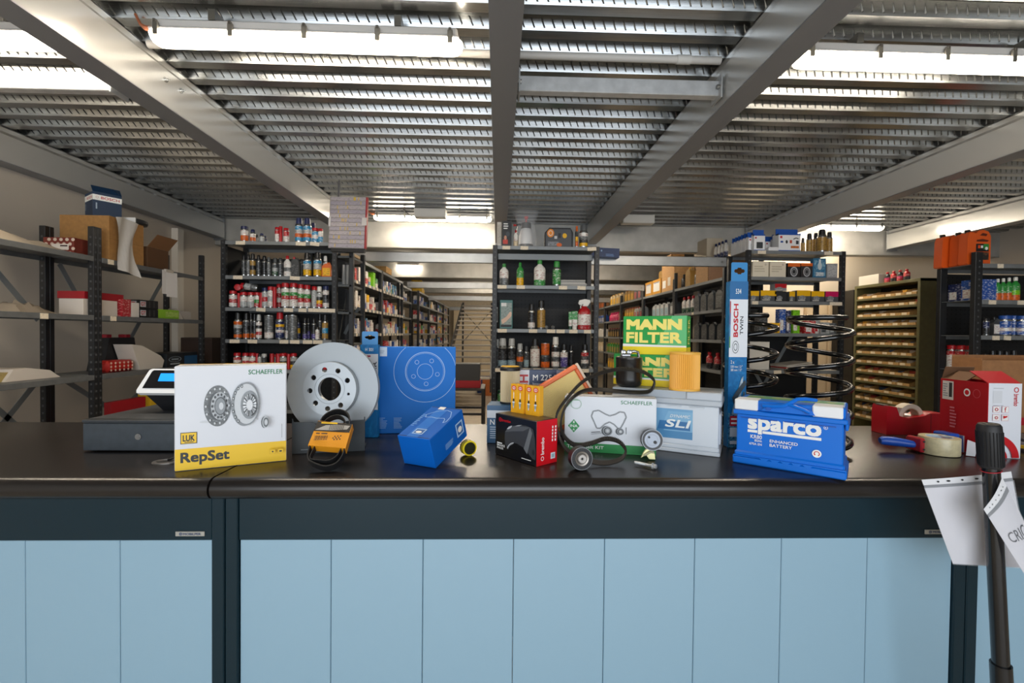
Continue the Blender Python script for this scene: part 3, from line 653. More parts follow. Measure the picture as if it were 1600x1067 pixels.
for j in range(7):
    for i in range(14):
        a = 2*math.pi*i/14; r0 = (.10, .105, .10, .095, .09, .10, .13)[j]*rn.uniform(.88, 1.1); vs.append((r0*math.cos(a), r0*.7*math.sin(a), j*.058+rn.uniform(0, .006) + .002))
bag.add(vs, [(j*14+i, j*14+(i+1) % 14, (j+1)*14+(i+1) % 14, (j+1)*14+i) for j in range(6) for i in range(14)], m('FFFFFF', .12, alpha=.16)); obj('clear_bag', bag, t)
article('bottle', (aY(806, 360, YA+.05).x, YA+.05, ZC[0]), .022, .16, 'ew', 'r', 'pale small bottle with red cap beside the sprayer, middle rack top', 'goods on top of the middle rack')
# tool case pack
p = aY(873, 370, YA+.05); s = YA/FPX
t = thing('polishing_kit_case', 'dark zip kit case with orange round badge on top of middle rack', 'case', (p.x, YA+.05, ZC[0])); wk, hk = 43*s, 30*s
obj('case_body', MB().prism([(-wk/2, 0), (wk/2, 0), (wk/2, hk*.8), (wk/2-.02, hk), (-wk/2+.04, hk), (-wk/2, hk*.75)], 0, .12, m('4A4C50', .5), 'xz'), t); obj('case_edge', MB().tube([(-wk/2, -.004, 0), (-wk/2, -.004, hk*.75), (-wk/2+.04, -.004, hk), (wk/2-.02, -.004, hk), (wk/2, -.004, hk*.8), (wk/2, -.004, 0)], .006, m('141414', .5), 6), t)
Print(Matrix(((1,0,0,-wk/2),(0,0,-1,0),(0,1,0,0),(0,0,0,1))), wk, hk).ell(.2, .75, .13, .22, m('E98B1D', .5)).ring(.2, .75, .08, .14, .2, WHT).ell(.72, .62, .08, .13, m('EBB613', .5)).rect(.48, .5, .58, .75, m('1A1A1C', .4)).rect(.34, .45, .44, .6, m('C8C8C8', .5)).rect(.1, .08, .5, .3, m('85888C', .5, kind='print', ink='303030')).ell(.52, .14, .1, .1, m('D9641C', .5)).done(t)
shelf_row([('aero', 899.5, 5, 33, 'oyk', 'o'), ('aero', 910, 14, 36, 'ykgw', 'g')], YA, ZC[0], 'right on top of middle rack', 'goods on top of the middle rack')
for i in range(6):
    t = tag(obj('wiper_pad_sheet', MB().box((0, 0, 0), (.28, .2, .010), m(('B9B7B2', '9A9A98', 'C4C0BA')[i % 3], .6), .002), loc=(.58+random.uniform(-.02, .01), YA+.06, ZC[1]+.001+.0105*i), rot=(0, 0, random.uniform(-.06, .06))), 'flat grey packet %s from bottom of the pile, second shelf of middle rack' % ORD[i], 'packet', 'pile of flat packets')
for i in range(2): tag(obj('light_bulb_pair', MB().lathe([(.0, 0), (.014, .006), (.02, .02), (.014, .034), (0, .04)], m('C9CBCC', .15, .8), 12), loc=(aY((854, 864)[i], 500, YA+.05).x, YA+.06, ZC[2])), ('left', 'right')[i] + ' small chrome ball on third shelf of middle rack', 'ball', 'chrome balls')
# long dark blue carton lying across between racks
t = carton('long_blue_carton', 'long dark blue carton lying high beside the middle rack', 'carton', .37, .14, .10, m('14305F', .45, kind='print', ink='1D3F78'), (.94, 5.15, CAMZ+.80+.02), 0)
t.location = (.93, 4.95, CAMZ+.845); t.rotation_euler = (0, R(2), 0)
prt('F', .37, .14, .10).ell(.47, .68, .02, .1, m('8FB0D8', .5)).lines(.6, .1, .95, .4, 2, m('6F95C6', .5), 4).done(t)
# ---- right rack
YR = 4.66; xr = 2.545; WR = 1.035
ZR = [CAMZ+v for v in (.882, .613, .364, .036, -.346)]
rack('grey steel rack with bulb cartons behind the coil springs', (xr, YR, 0), 0, WR, .42, ZR[0]+.005, ZR+[.75], {0: px_tags(YR, xr, ((1188, 13, 0), (1292, 14, 0)), 0), 2: px_tags(YR, xr, ((1179, 10, 0), (1305, 20, 0)), 0), 4: px_tags(YR, xr, ((1190, 13, 0), (1216, 12, -4), (1235, 12, 0), (1256, 14, 0)), 0)}, brace=((.43, .93, .78, 1.56), (.43, .93, .27, 1.2)), name='shelving_rack')
obj('back_panel', MB().box((0, 0, 0), (.92, .004, 1.07), PANM), thing('rack_back_board', 'dark perforated back board of the rack behind the springs', 'panel', (xr+.02, YR+.43, .45)))
RR = 'of the rack behind the springs'
for i, x in enumerate((1154, 1159, 1164, 1169, 1174, 1178)):      # row receding along the left side
    d = .36-i*.062; p = aY(1172+i*1.5+3, 400, YR); article('hangbox', (xr+.10+.0*i, YR+.04+d, ZR[0]), .055, .2, 'w', None, 'white blue hang-tab carton, %s from back in the left row, rack top' % ORD[i], 'hang-tab cartons', 0)
p = aY(1184, 400, YR+.03); article('hangbox', (aY(1184, 400, YR).x+.02, YR+.035, ZR[0]), .057, .215, 'w', None, 'white carton with blue hang tab and black car part picture, front left rack top', 'hang-tab cartons')
for i in range(3): article('hangbox', (aY(1202+5*i, 400, YR+.2).x, YR+.36-.09*i, ZR[0]), .05+.003*i, .20, 'w', None, 'hang-tab carton behind the wide one, %s from back, rack top' % ORD[i], 'hang-tab cartons')
s = YR/FPX; p = aY(1231, 400, YR+.03)
t = article('hangbox', (p.x, YR+.06, ZR[0]), .115, .232, 'w', None, 'widest white carton with blue hang tab and small tool pictures, rack top', 'hang-tab cartons')
Print(Matrix(((1,0,0,-.115),(0,0,-1,-.056),(0,1,0,0),(0,0,0,1))), .23, .23).rect(.02, .04, .98, .68, m('E9EAEC', .5)).rect(.06, .56, .16, .66, m('C0202A', .5)).rect(.08, .36, .2, .44, m('1D4E9E', .5)).ell(.36, .4, .05, .08, m('222222', .5)).rect(.5, .34, .6, .48, m('B8401F', .5)).line([(.66, .52), (.78, .58), (.9, .54)], .04, m('333333', .5)).rect(.78, .3, .9, .46, m('2A3038', .5)).rect(.55, .12, .92, .22, m('C96A1E', .5, kind='print', ink='4A4A4A')).done(t, 'picture_print')
t = carton('flat_carton', 'small flat white carton lying before the blue tab cartons', 'carton', .10, .05, .035, m('E4E4E6', .5), (aY(1199, 500, YR).x, YR+.0, ZR[0]), 0)
shelf_row([('aero', 1252, 6, 26, 'dd', 'k', .16), ('aero', 1262, 9, 32, 'dd', 'k', .10), ('aero', 1272, 8, 33, 'dd', 'k', .10), ('aero', 1281.5, 13.5, 37, 'dddd', 'k'), ('aero', 1293, 9, 33, 'ddd', 'k', .03)], YR, ZR[0], 'top ' + RR, 'gold spray cans')
def bulb(px, w_, hpx, z, front, top, label, Y=YR, back=0, ring=False, top_h=.3):
    s = (Y+.03)/FPX; W = w_*s; H = hpx*s; p = aY(px, 500, Y+.03+back)
    t = thing('bulb_carton', label, 'carton', (p.x-W/2, Y+.03+back, z), 0, 'bulb cartons'); obj('carton_body', MB().box((0, 0, 0), (W, .09, H), front, .001), t)
    P_ = prt('F', W, .09, H); P_.rect(0, 1-top_h, 1, 1, top)
    if ring: P_.ring(.5, .4, .3, .34, .25, m('B9BABC', .4)).ring(.5, .4, .17, .2, .3, m('909294', .4))
    else: P_.ell(.4, .35, .25, .2, m('7C7E80', .5, kind='print', ink='D0D0D0')).rect(.1, .08, .6, .16, m('C8C4BA', .5))
    P_.done(t); return t
for i, (x, w_) in enumerate(((1187, 26), (1214, 26))):
    t = carton('cream_carton', ('left', 'right')[i] + ' of two plain cream cartons, second shelf behind the springs', 'carton', w_*s, .1, 25*s, m('DDD3BE', .6), (aY(x, 500, YR+.03).x-w_*s/2, YR+.03, ZR[1]), 0, 'cream cartons')
    prt('F', w_*s, .1, 25*s).lines(.1, .3, .8, .75, 3, m('BFB49C', .6), i).ring(.8, .8, .05, .06, .4, m('8A8270', .6)).done(t)
bulb(1239, 20, 23, ZR[1], m('1C1C1E', .4), m('D9641C', .4), 'black and orange headlamp carton, left one, second shelf behind springs', ring=True, top_h=.25); bulb(1259, 19, 23, ZR[1], m('2A2A2C', .4), m('D9641C', .4), 'black and orange headlamp carton, right one, second shelf behind springs', ring=True, top_h=.2)
t, W_, H_ = pack(1279, 500, 21, 31, YR, ZR[1], m('2F6F95', .4), m('2F6F95', .5, kind='water', ink='9CC4D4'), 'blue bag shaped pack with bulb picture, second shelf behind springs')
Print(Matrix(((1,0,0,-W_/2),(0,0,-1,-.001),(0,1,0,0),(0,0,0,1))), W_, H_).ell(.5, .6, .16, .2, m('C6D4D8', .4)).rect(.42, .75, .58, .95, m('D9E2E4', .4)).rect(.2, .08, .8, .28, m('C9D2D6', .5, kind='print', ink='2F4F6F')).done(t)
pack(1299, 500, 17, 23, YR, ZR[1], m('9A9C9E', .4), m('B5B6B6', .4, kind='print', ink='5A5C5E'), 'silver grey pack at the right end, second shelf behind springs')
for i, (x, w_, h_, top) in enumerate(((1178, 15, 16, 'y'), (1200, 25, 17, 'y'), (1237, 9, 16, 'y'), (1255, 22, 18, 'y'), (1277, 21, 17, 'y'), (1299, 21, 17, 'p'))):
    bulb(x, w_, h_, ZR[2], m('4E5154', .4), pm(top, False), 'low bulb carton with %s top, %s from left, third shelf behind springs' % (PAL[top][1], ORD[i]), top_h=.5)
s = YR/FPX
bulb(1219, 19, 16, ZR[2], m('26282A', .4), m('26282A', .4), 'black bulb carton carrying a red topped one, third shelf behind springs'); bulb(1219, 19, 11, ZR[2]+17*s, m('8A8C8E', .4), pm('r', False), 'red topped bulb carton stacked on a black one, third shelf', top_h=.6)
shelf_row([('box', 1189, 13, 32, 's', None), ('box', 1206, 16, 16, 'y', None), ('box', 1219.5, 10, 38, 'b', 'w'), ('box', 1229.8, 7.5, 36, 'u', 'w'), ('box', 1240.5, 11, 37, 'mm', 'w'), ('box', 1260, 17, 20, 'r', 'w'), ('box', 1273, 10, 29, 'wl', 'r', .08), ('box', 1284, 14, 18, 'l', 's', .06), ('box', 1297, 12, 17, 'g', 'l', .06)], YR, ZR[3], 'fourth shelf ' + RR, 'small cartons on the right rack')
t = carton('large_white_carton', 'large plain white carton on fifth shelf behind left spring', 'carton', .24, .2, .29, m('D6D2C8', .6), (aY(1172, 540, YR).x, YR+.06, ZR[4]), 0)
t = thing('magazine_pile', 'pile of white and red magazines on fifth shelf behind springs', 'magazines', (2.98, YR+.03, ZR[4]))
for i in range(4): obj('magazine', MB().box((0, 0, 0), (.36-.02*i, .25, .012), m(('C9C4BC', 'B52A2A', 'D0CCC4', 'BFB9AE')[i], .5), .002), t, loc=(.01*i, 0, .013*i), rot=(0, R(-2*i), R(3*i)))
# ---- far right corner rack
YQ = 3.6; xq = 3.835; WQ = 1.2
ZQ = [CAMZ+v for v in (.605, .314, .027, -.262, -.5)]
rack('black steel corner rack at the far right with orange jugs on top', (xq, YQ, 0), 0, WQ, .33, CAMZ+.70, ZQ+[.6], {0: px_tags(YQ, xq, ((1560, 10, 0),), 0), 1: px_tags(YQ, xq, ((1549, 12, 1), (1594, 13, 0)), 0), 2: px_tags(YQ, xq, ((1556, 12, 0), (1574, 12, 3)), 0)}, back=(.3, 2.05), thin=.06, back_h=ZQ[0]-.001)
for z in ZQ: pass
def bigjug(loc, rz, label, front=True):
    t = thing('oil_jug', label, 'jug', loc, rz, 'orange oil jugs'); om = m('DC5A1C', .36)
    W, H, D = .20, .285, .037
    out = [(-W/2, .01), (-W/2+.012, 0), (W/2-.012, 0), (W/2, .01), (W/2, H*.62), (W/2, H*.82), (W/2-.02, H*.95), (W/2-.06, H), (W/2-.10, H*.985), (-W/2+.075, H*.90), (-W/2+.05, H*.93), (-W/2+.02, H*.93), (-W/2+.005, H*.80)]
    obj('jug_body', MB().prism(out, -D, D, om, 'xz'), t)
    obj('handle_gap', MB().prism([(-.02, H*.66), (.07, H*.66), (.085, H*.70), (.03, H*.74), (-.02, H*.71)], -D-.001, -D+.004, m('5A1E08', .7), 'xz').prism([(.005, H*.84), (.06, H*.82), (.07, H*.88), (.03, H*.91)], -D-.001, -D+.004, m('5A1E08', .7), 'xz'), t)
    obj('cap', MB().lathe([(.021, H*.91), (.021, H*1.0), (.018, H*1.015), (0, H*1.015)], m('141414', .4), 14), t, loc=(-W/2+.038, 0, 0))
    pr_ = Print(Matrix(((1,0,0,-W/2),(0,0,-1,-D),(0,1,0,0),(0,0,0,1))), W, H)
    pr_.rect(.38, .38, .92, .60, m('17181A', .4)).rect(.70, .44, .92, .60, m('2E8B3A', .4)).ell(.82, .47, .06, .045, WHT).rect(.46, .47, .56, .56, m('D94A1E', .4)).rect(.36, .14, .92, .36, m('2A2622', .4, kind='print', ink='8A5A3A')).rect(.58, .48, .67, .55, WHT).done(t)
    return t
bigjug((3.925, 3.702, ZQ[0]), 0, 'orange oil jug with black label nearest the front, corner rack top')
bigjug((3.945, 3.797, ZQ[0]), 0, 'orange oil jug in the middle of three, corner rack top')
t = bigjug((3.90, 3.89, ZQ[0]), 0, 'orange oil jug farthest left on corner rack top')
QQ = 'of the corner rack'
shelf_row([('can', 1541, 6.5, 16, 'u', 'u', .04), ('can', 1548.5, 6.5, 16, 'u', 'l', .04), ('bottle', 1557.5, 10, 35, 'on', 'w', .02), ('bottle', 1566, 10, 36, 'on', 'w', .03), ('bottle', 1575, 10, 37, 'on', 'w', .02), ('bottle', 1585, 13, 38, 'omn', 'w')], YQ, ZQ[1], 'second shelf ' + QQ, 'bottles on the corner rack')
shelf_row([('can', 1541, 8, 28, 'ku', 'k'), ('jug', 1555, 13, 30, 'sw', 'k'), ('can', 1570, 16, 33, 'bwbb', 'b'), ('can', 1584, 14, 33, 'bwbb', 'b', .05), ('can', 1597, 16, 33, 'bwbb', 'b')], YQ, ZQ[2], 'third shelf ' + QQ, 'cans on the corner rack')
shelf_row([('aero', 1541, 9, 26, 'wrw', 'k'), ('aero', 1552, 10, 31, 'wrw', 'k'), ('aero', 1563, 10, 31, 'ww', 'k'), ('aero', 1574, 9, 31, 'wrw', 'k'), ('aero', 1585, 10, 32, 'wrw', 'k'), ('box', 1596, 12, 22, 'l', None)], YQ, ZQ[3]+.01, 'fourth shelf ' + QQ, 'cans on the corner rack')
# goods seen through the rack's open left side
for i, (yy, zz, k_, r, h, c, cp, lb) in enumerate(((.10, 1, 'box', .07, .17, 'b', 'w', 'blue carton nearer the post'), (.24, 1, 'box', .06, .15, 'u', 'w', 'navy carton deeper in'), (.10, 3, 'can', .036, .205, 'wwwr', 'r', 'white can with red top nearest post'), (.19, 3, 'can', .036, .205, 'wrwr', 'r', 'white red can in the middle'), (.28, 3, 'can', .036, .205, 'wwwr', 'r', 'white red can farthest in'))):
    article(k_, (xq+.145 if k_ == 'box' else xq+.105, YQ+.015+yy*.95, ZQ[zz]), r, h, c, cp, lb + ' in open side of corner rack, %s shelf' % ('second' if zz == 1 else 'fourth'), 'goods in the open side of the corner rack', R(-90))
t = article('box', (xq+.10, YQ+.09, ZQ[2]), .02, .17, 'ew', None, 'narrow cream carton at the open side of corner rack, third shelf', 'goods in the open side of the corner rack', R(-90))
# ================================================================== aisles behind
SHC = 'bbwrwebrwuwycewrbgnw'
def aisle_items(bay, Y0, Y1, side, X, z, n, where, hmax, rn, density=1.0, big=1):
    bi_skip = bay == 0 and where.startswith('top')
    y = Y0+.07; i = 0
    while y < Y1-.135 and i < n:
        w_ = rn.uniform(.035, .085)*big; h = min(hmax, rn.uniform(.07, .19)); a = rn.choice(SHC); b = rn.choice(SHC)
        cols = rn.choice((a, a+b, a+b, 'w'+a, a+'w')); cp = rn.choice((None, 'w', 'w', 'r'))
        if rn.random() < density and not (bi_skip and 5.85 < y < 6.05):
            article('box', (X+(-.075 if side > 0 else .075), y+w_/2, z), w_/2, h, cols, cp if len(cols) == 1 else None, '%s, %s from near end, %s' % (colname('box', cols, None), ORD[i], where), 'parts cartons in the left aisle', R(90) if side > 0 else R(-90))
            i += 1
        y += w_+rn.choice((.004, .006, .012, .03))
ZAL = [CAMZ+v for v in (.83, .575, .28, -.01, -.30)]
rn = random.Random(11)
bays = [(4.90, 6.29, 'first'), (6.30, 7.68, 'second'), (7.80, 8.9, 'third'), (9.2, 10.6, 'fourth'), (10.61, 12.0, 'fifth'), (12.01, 13.4, 'sixth'), (13.41, 14.8, 'seventh')]
SHNM = ('top', 'second', 'third', 'fourth')
for bi, (ya, yb, nm) in enumerate(bays):
    X = -1.57 if bi != 2 else -1.66; W = yb-ya
    tg = {i: [(W*(k+.5)/8, .05, 0) for k in range(8)] for i in (1, 2, 3, 4)} if bi < 2 else {}
    rack('dark shelving bay with small parts cartons, %s bay of the left aisle' % nm, (X, ya, 0), R(90), W, .42, ZAL[0]+.01, ZAL+[.6], tg, back=(.5, ZAL[0]-.05) if bi < 2 else None, thin=.04, inner_holes=False)
    for si in (1, 2, 3, 4):
        aisle_items(bi, ya, yb, 1, X, ZAL[si], 14 if bi < 2 else 9, '%s shelf of %s left bay' % (SHNM[si-1], nm), .2 if si > 1 else .17, rn, .93 if bi < 2 else .85, 1 if bi < 3 else 1.35)
article('box', (-1.65, 5.98, ZAL[1]), .05, .19, 'm', None, 'lime green carton near the post on top shelf, first left bay', 'parts cartons in the left aisle', R(90))
for (x, y, lb, c, n) in ((-1.72, 6.5, 'flat tan carton lying on top of the left aisle rack', 'C79A58', 1), (-1.75, 9.7, 'yellow and black cartons', 'E0B31A', 3)):
    for k_ in range(n):
        t = carton('flat_carton', lb if n == 1 else 'yellow black carton, %s from bottom of a pile on the left aisle rack' % ORD[k_], 'carton', .34, .22, .085, m(c, .6, kind='print', ink='5A4A20', scale=.5), (x+.15, y, ZAL[0]+.011+.0875*k_), 90+3*k_, 'cartons on the left aisle rack')
# right aisle with oil canisters
XA = 2.535; SC = XA/2.4
ZAR = [CAMZ+v*SC for v in (.63, .29, -.045, -.38, -.72)]
YB_ = [v*SC for v in (4.84, 6.25, 7.62, 9.0, 10.38, 11.8)]
for k_ in range(5):
    W = YB_[k_+1]-YB_[k_]
    rack('dark shelving bay with oil canisters, %s bay of the right aisle' % ORD[k_], (XA, YB_[k_+1], 0), R(-90), W-.005, .45, ZAR[0]+.15 if k_ else CAMZ+.90, ZAR, {1: [(W*.45, .06, 0)]} if k_ == 0 else {}, back=(.6, ZAR[0]-.02) if k_ < 3 else None, thin=.04, inner_holes=False)
def jugs(y0, n, step, z, r, h, cols, cap, where, kind='jug', x=.10):
    for i in range(n): article(kind, (XA+x, (y0+step*i)*SC, z), r, h, cols, cap, '%s, %s from near end, %s' % (colname(kind, cols, cap), ORD[i], where), 'canisters in the right aisle', R(-90))
w1 = 'second shelf, first right bay'
jugs(5.06, 1, .2, ZAR[1], .085, .27, 'sg', 'k', w1+' end'); jugs(5.27, 3, .19, ZAR[1], .075, .25, 'gs', 'g', w1)
jugs(5.83, 3, .14, ZAR[1], .045, .235, 'Gw', 'r', w1+' far', 'bottle')
jugs(6.42, 1, .1, ZAR[1], .09, .22, 'gl', 'k', 'second shelf, second right bay, large one'); jugs(6.68, 4, .18, ZAR[1], .07, .21, 'la', 'l', 'second shelf, second right bay')
jugs(7.75, 4, .16, ZAR[1], .06, .22, 'lr', 'r', 'second shelf, third right bay'); jugs(8.4, 4, .15, ZAR[1], .065, .23, 'dy', 'r', 'second shelf, third right bay, far half')
jugs(9.15, 2, .16, ZAR[1], .06, .2, 'tr', 'r', 'second shelf, fourth right bay'); jugs(9.5, 4, .18, ZAR[1], .075, .2, 'p', 'p', 'second shelf, fourth right bay, far half', 'bottle')
jugs(10.55, 6, .2, ZAR[1], .075, .19, 'bw', 'w', 'second shelf, fifth right bay')
jugs(5.03, 4, .2, ZAR[2], .075, .22, 'ss', 'k', 'third shelf, first right bay'); jugs(6.5, 6, .18, ZAR[2], .07, .2, 'sk', 'k', 'third shelf, second right bay')
jugs(8.0, 6, .2, ZAR[2], .07, .2, 'kr', 'k', 'third shelf, third right bay'); jugs(9.2, 6, .19, ZAR[2], .07, .2, 'kd', 'r', 'third shelf, fourth right bay'); jugs(10.6, 5, .2, ZAR[2], .08, .21, 'w', 'w', 'third shelf, fifth right bay')
jugs(9.2, 6, .2, ZAR[3], .08, .22, 'nd', 'y', 'fourth shelf, fourth right bay'); jugs(10.6, 5, .2, ZAR[3], .08, .22, 'e', 'w', 'fourth shelf, fifth right bay', 'box'); jugs(7.8, 6, .2, ZAR[3], .08, .22, 'kn', 'k', 'fourth shelf, third right bay')
jugs(8.9, 7, .2, ZAR[4], .085, .25, 'dy', 'k', 'fifth shelf of the right aisle, middle'); jugs(5.15, 2, .2, ZAR[3], .05, .2, 'kr', 'r', 'fourth shelf, first right bay', 'bottle')
# on the top shelf
def rcart(y0, y1, h, z, mat, label, dep=.3, x=.03, name='cardboard_carton'):
    t = carton(name, label, 'carton', (y1-y0)*SC, dep, h, mat, (XA+x, y1*SC, z), -90, 'cartons on the right aisle top shelf'); return t
CB = m('BE9360', .75, kind='noise', scale=2)
rcart(4.93, 5.28, .24, ZAR[0], m('8F6440', .75, kind='noise', scale=2), 'brown carton nearest the post on the right aisle top shelf'); t = rcart(5.29, 5.62, .24, ZAR[0], CB, 'tan carton second from the post, right aisle top shelf')
jugs(5.72, 1, .1, ZAR[0], .05, .2, 'gk', 'k', 'top shelf, right aisle, beside tan carton', 'bottle'); jugs(5.92, 1, .1, ZAR[0], .08, .27, 'dd', 'y', 'top shelf of right aisle, gold one'); jugs(6.12, 1, .1, ZAR[0], .06, .2, 'k', 'k', 'top shelf of right aisle, black one', 'bottle')
t = rcart(6.32, 6.80, .42, ZAR[0], m('C99C66', .75, kind='noise', scale=2), 'tall tan carton with two paper labels on the right aisle top shelf')
prt('F', .48*SC, .3, .42).rect(.08, .15, .34, .42, WHT).rect(.5, .2, .72, .5, m('D8D0C0', .6)).rect(0, .9, 1, .905, m('8A6842', .7)).done(t)
for k_, (ya, yb) in enumerate(((6.84, 7.22), (7.24, 7.57))):
    t = rcart(ya, yb, .24, ZAR[0], m('D69B3C', .7, kind='noise', scale=2), '%s yellow tan carton with white sheet, right aisle top shelf' % ('nearer', 'farther')[k_])
    prt('F', (yb-ya)*SC, .3, .24).rect(.14, .2, .86, .82, WHT).rect(.18, .76, .82, .8, m('4A6AA8', .5)).done(t)
jugs(6.95, 1, .1, ZAR[0]+.2415, .07, .14, 'd', 'd', 'on top of a yellow tan carton'); jugs(7.75, 3, .22, ZAR[0], .085, .24, 'gr', 'k', 'top shelf, third right bay'); jugs(8.4, 3, .2, ZAR[0], .085, .25, 'dy', 'r', 'top shelf, third right bay, gold ones'); jugs(9.2, 4, .24, ZAR[0], .09, .24, 'ey', 'y', 'top shelf, fourth right bay'); jugs(10.6, 5, .22, ZAR[0], .09, .2, 'to', 'o', 'top shelf, fifth right bay')
# top goods seen behind the tie beam
t = carton('pale_carton', 'pale carton behind the tie beam at the right', 'carton', .3, .2, .3, m('B9AE9A', .7), (XA+.03, 5.93, ZAR[0]+.2415), -90)
t = carton('tape_carton', 'small tan carton high behind the tie beam', 'carton', .22, .2, .13, CB, (XA+.04, 7.05, ZAR[0]+.4215), -90)
for k_ in range(4): article('bottle', (XA+.08, 5.25+.08*k_, ZAR[0]+.2415), .032, .10+.1, 'uw', 'u', 'navy bottle %s from the post on a brown carton, right aisle' % ORD[k_], 'navy bottles on a carton', R(-90))
# tie beams between the two rows
TIEM = m('A9ABAB', .32, .5, kind='noise', scale=.4)
for (yy, lb) in ((5.09, 'nearest'), (7.98, 'second'), (10.4, 'third'), (14.8, 'farthest')):
    t = thing('tie_beam', '%s grey tie beam spanning the aisles between the racks' % lb, 'beam', (-1.56, yy, CAMZ+(.77 if yy < 9 else .735)), group='tie beams'); obj('channel', MB().box((0, -.03, 0), (4.09, -.026, .105), TIEM).box((0, -.03, 0), (4.09, .01, .004), TIEM).box((0, -.03, .101), (4.09, .01, .105), TIEM), t)
    for x in (.05, 4.04): obj('bolt', MB().lathe([(.012, 0), (.012, .012)], m('8F8F8C', .3, .8), 6, axis='y'), t, loc=(x, -.03, .05))
# stairs at the far end
t = thing('staircase', 'open metal staircase with pale treads at the end of the aisle', 'stairs', (-1.08, 8.9, 0)); TRM = m('A7A096', .5, .2)
for i in range(15):
    obj('tread', MB().box((.03, 0, -.02), (.93, .26, .015), TRM, .003), t, loc=(0, .33*i, .62+.12*i))
for x in (0, .93): obj('stringer', MB().prism([(0, .35), (0, .62), (4.7, 2.36), (4.7, 2.1)], x, x+.03, m('26282A', .5), 'yz'), t)
for sgn in (-1, 1): obj('cross_brace', MB().tube([(.45-.45*sgn, 4.9, 1.2), (.45+.45*sgn, 4.9, 2.2)], .012, m('3A3A3A', .5), 6), t)
obj('prop', MB().box((.02, 4.72, 0), (.07, 4.77, 2.4), m('3A3A3A', .5)).box((.86, 4.72, 0), (.91, 4.77, 2.4), m('3A3A3A', .5)), t)
t = thing('far_partition', 'cream sliding panels on the far wall behind the stairs', 'panel', (-1.6, 16.6, 0))
for i in range(4): obj('panel', MB().box((i*.5, 0, 0), (i*.5+.49, .05, 2.4), m('E2D2B4', .7), .004), t)
# work table with cartons
t = thing('work_table', 'low black metal table seen between blue box and middle rack', 'table', (-.98, 6.35, 0)); TM_ = m('1F2123', .5)
obj('table_top', MB().box((0, 0, .70), (.80, .6, .73), m('2E2C2A', .5), .003), t)
for x in (.0, .76):
    for y in (0, .56): obj('leg', MB().box((x, y, 0), (x+.04, y+.04, .70), TM_, .002), t)
for y in (0, .565): obj('stretcher', MB().box((.04, y, .36), (.76, y+.03, .39), TM_), t)
obj('side_stretcher', MB().box((.765, .04, .36), (.795, .56, .39), TM_), t)
t = carton('red_tray', 'red flat carton on the black work table', 'carton', .48, .3, .1, m('A8161E', .5), (-.72, 6.42, .731), 0); t = carton('dark_carton', 'dark grey carton stacked on the red one on the work table', 'carton', .47, .28, .23, m('3A3B3C', .6), (-.72, 6.43, .8325), 0)
for (x, y, lb, c) in ((-.5, 11.5, 'blue carton on the floor beyond the stairs', '20407A'), (-.35, 11.0, 'orange and white carton under the stairs', 'C8733A')): carton('floor_carton', lb, 'carton', .35, .3, .4, m(c, .6), (x, y, 0), 5)
# ================================================================== green bin cabinet at the right
OL = m('5D5A36', .5, kind='noise'); cab = thing('bin_cabinet', 'tall olive green cabinet of cardboard parts bins on the right', 'cabinet', (4.5, 5.70, 0), R(-90))
CW, CD, CH = .91, .32, CAMZ+.64
for x in (0, CW-.035): obj('side_panel', MB().box((x, 0, 0), (x+.035, CD, CH), OL, .002), cab)
obj('top_panel', MB().box((0, -.002, CH-.03), (CW, CD, CH+.004), OL, .002), cab); obj('back_panel', MB().box((.03, CD-.01, 0), (CW-.03, CD, CH-.03), m('2B2618', .7)), cab)
zs = [CAMZ+.475-.112*i for i in range(14)]
BINM = m('C39C62', .75, kind='noise', scale=3); rn = random.Random(5)
BINW = {}
def bin_mesh(w_):
    if w_ not in BINW:
        b = MB(); D_ = .27; t_ = .003
        for x in (0, w_-t_): b.prism([(0, 0), (D_, 0), (D_, .082), (.09, .070), (0, .030)], x, x+t_, BINM, 'yz')
        b.box((0, 0, 0), (w_, D_, .003), BINM); b.box((0, 0, 0), (w_, .003, .030), BINM); b.box((0, D_-.003, 0), (w_, D_, .08), BINM)
        BINW[w_] = (b.mesh('bin_body'), MB().box((w_*.12, -.0015, .004), (min(w_*.12+.062, w_*.95), 0, .030), m('E8D9B8', .6)).mesh('label'))
    return BINW[w_]
for r_, z in enumerate(zs):
    obj('shelf', MB().box((.035, .0, z-.022), (CW-.035, CD-.01, z), OL, .001), cab)
    x = .045; i = 0
    while x < CW-.12:
        w_ = rn.choice((.11, .13, .15, .17, .2)); w_ = min(w_, CW-.045-x)
        if w_ < .09: break
        w_ = round(w_, 2); bm, lm = bin_mesh(w_)
        t = thing('parts_bin', 'open cardboard bin, %s from far end, %s row of green cabinet' % (ORD[i], ORD[r_]), 'bin', (4.5+.004, 5.70-x, z), R(-90), 'bins in the green cabinet')
        obj('bin_body', bm, t); obj('label', lm, t)
        if rn.random() < .75:
            c = rn.choice(('D9D4C8', 'E9E9E6', 'B03A2A', 'E8B030', '3A5A8A', 'C9C9C5', 'D99A5A', 'E6DCC8')); q = thing('bin_item', 'small boxed part lying in bin %s from far end, %s row of green cabinet' % (ORD[i], ORD[r_]), 'part', (4.5+.05+rn.uniform(0, .05), 5.70-x-w_*.2, z+.004), R(-90)+rn.uniform(-.3, .1), 'parts in the bins')
            obj('package', MB().box((0, 0, 0), (w_*.55, .085, rn.uniform(.035, .065)), m(c, .5, kind='print', ink='777777'), .002), q)
        x += w_+.004; i += 1
t = carton('white_carton', 'white carton on top of the green bin cabinet', 'carton', .3, .2, .115, m('D9D4C8', .6), (4.52, 5.66, CH+.004), -90)
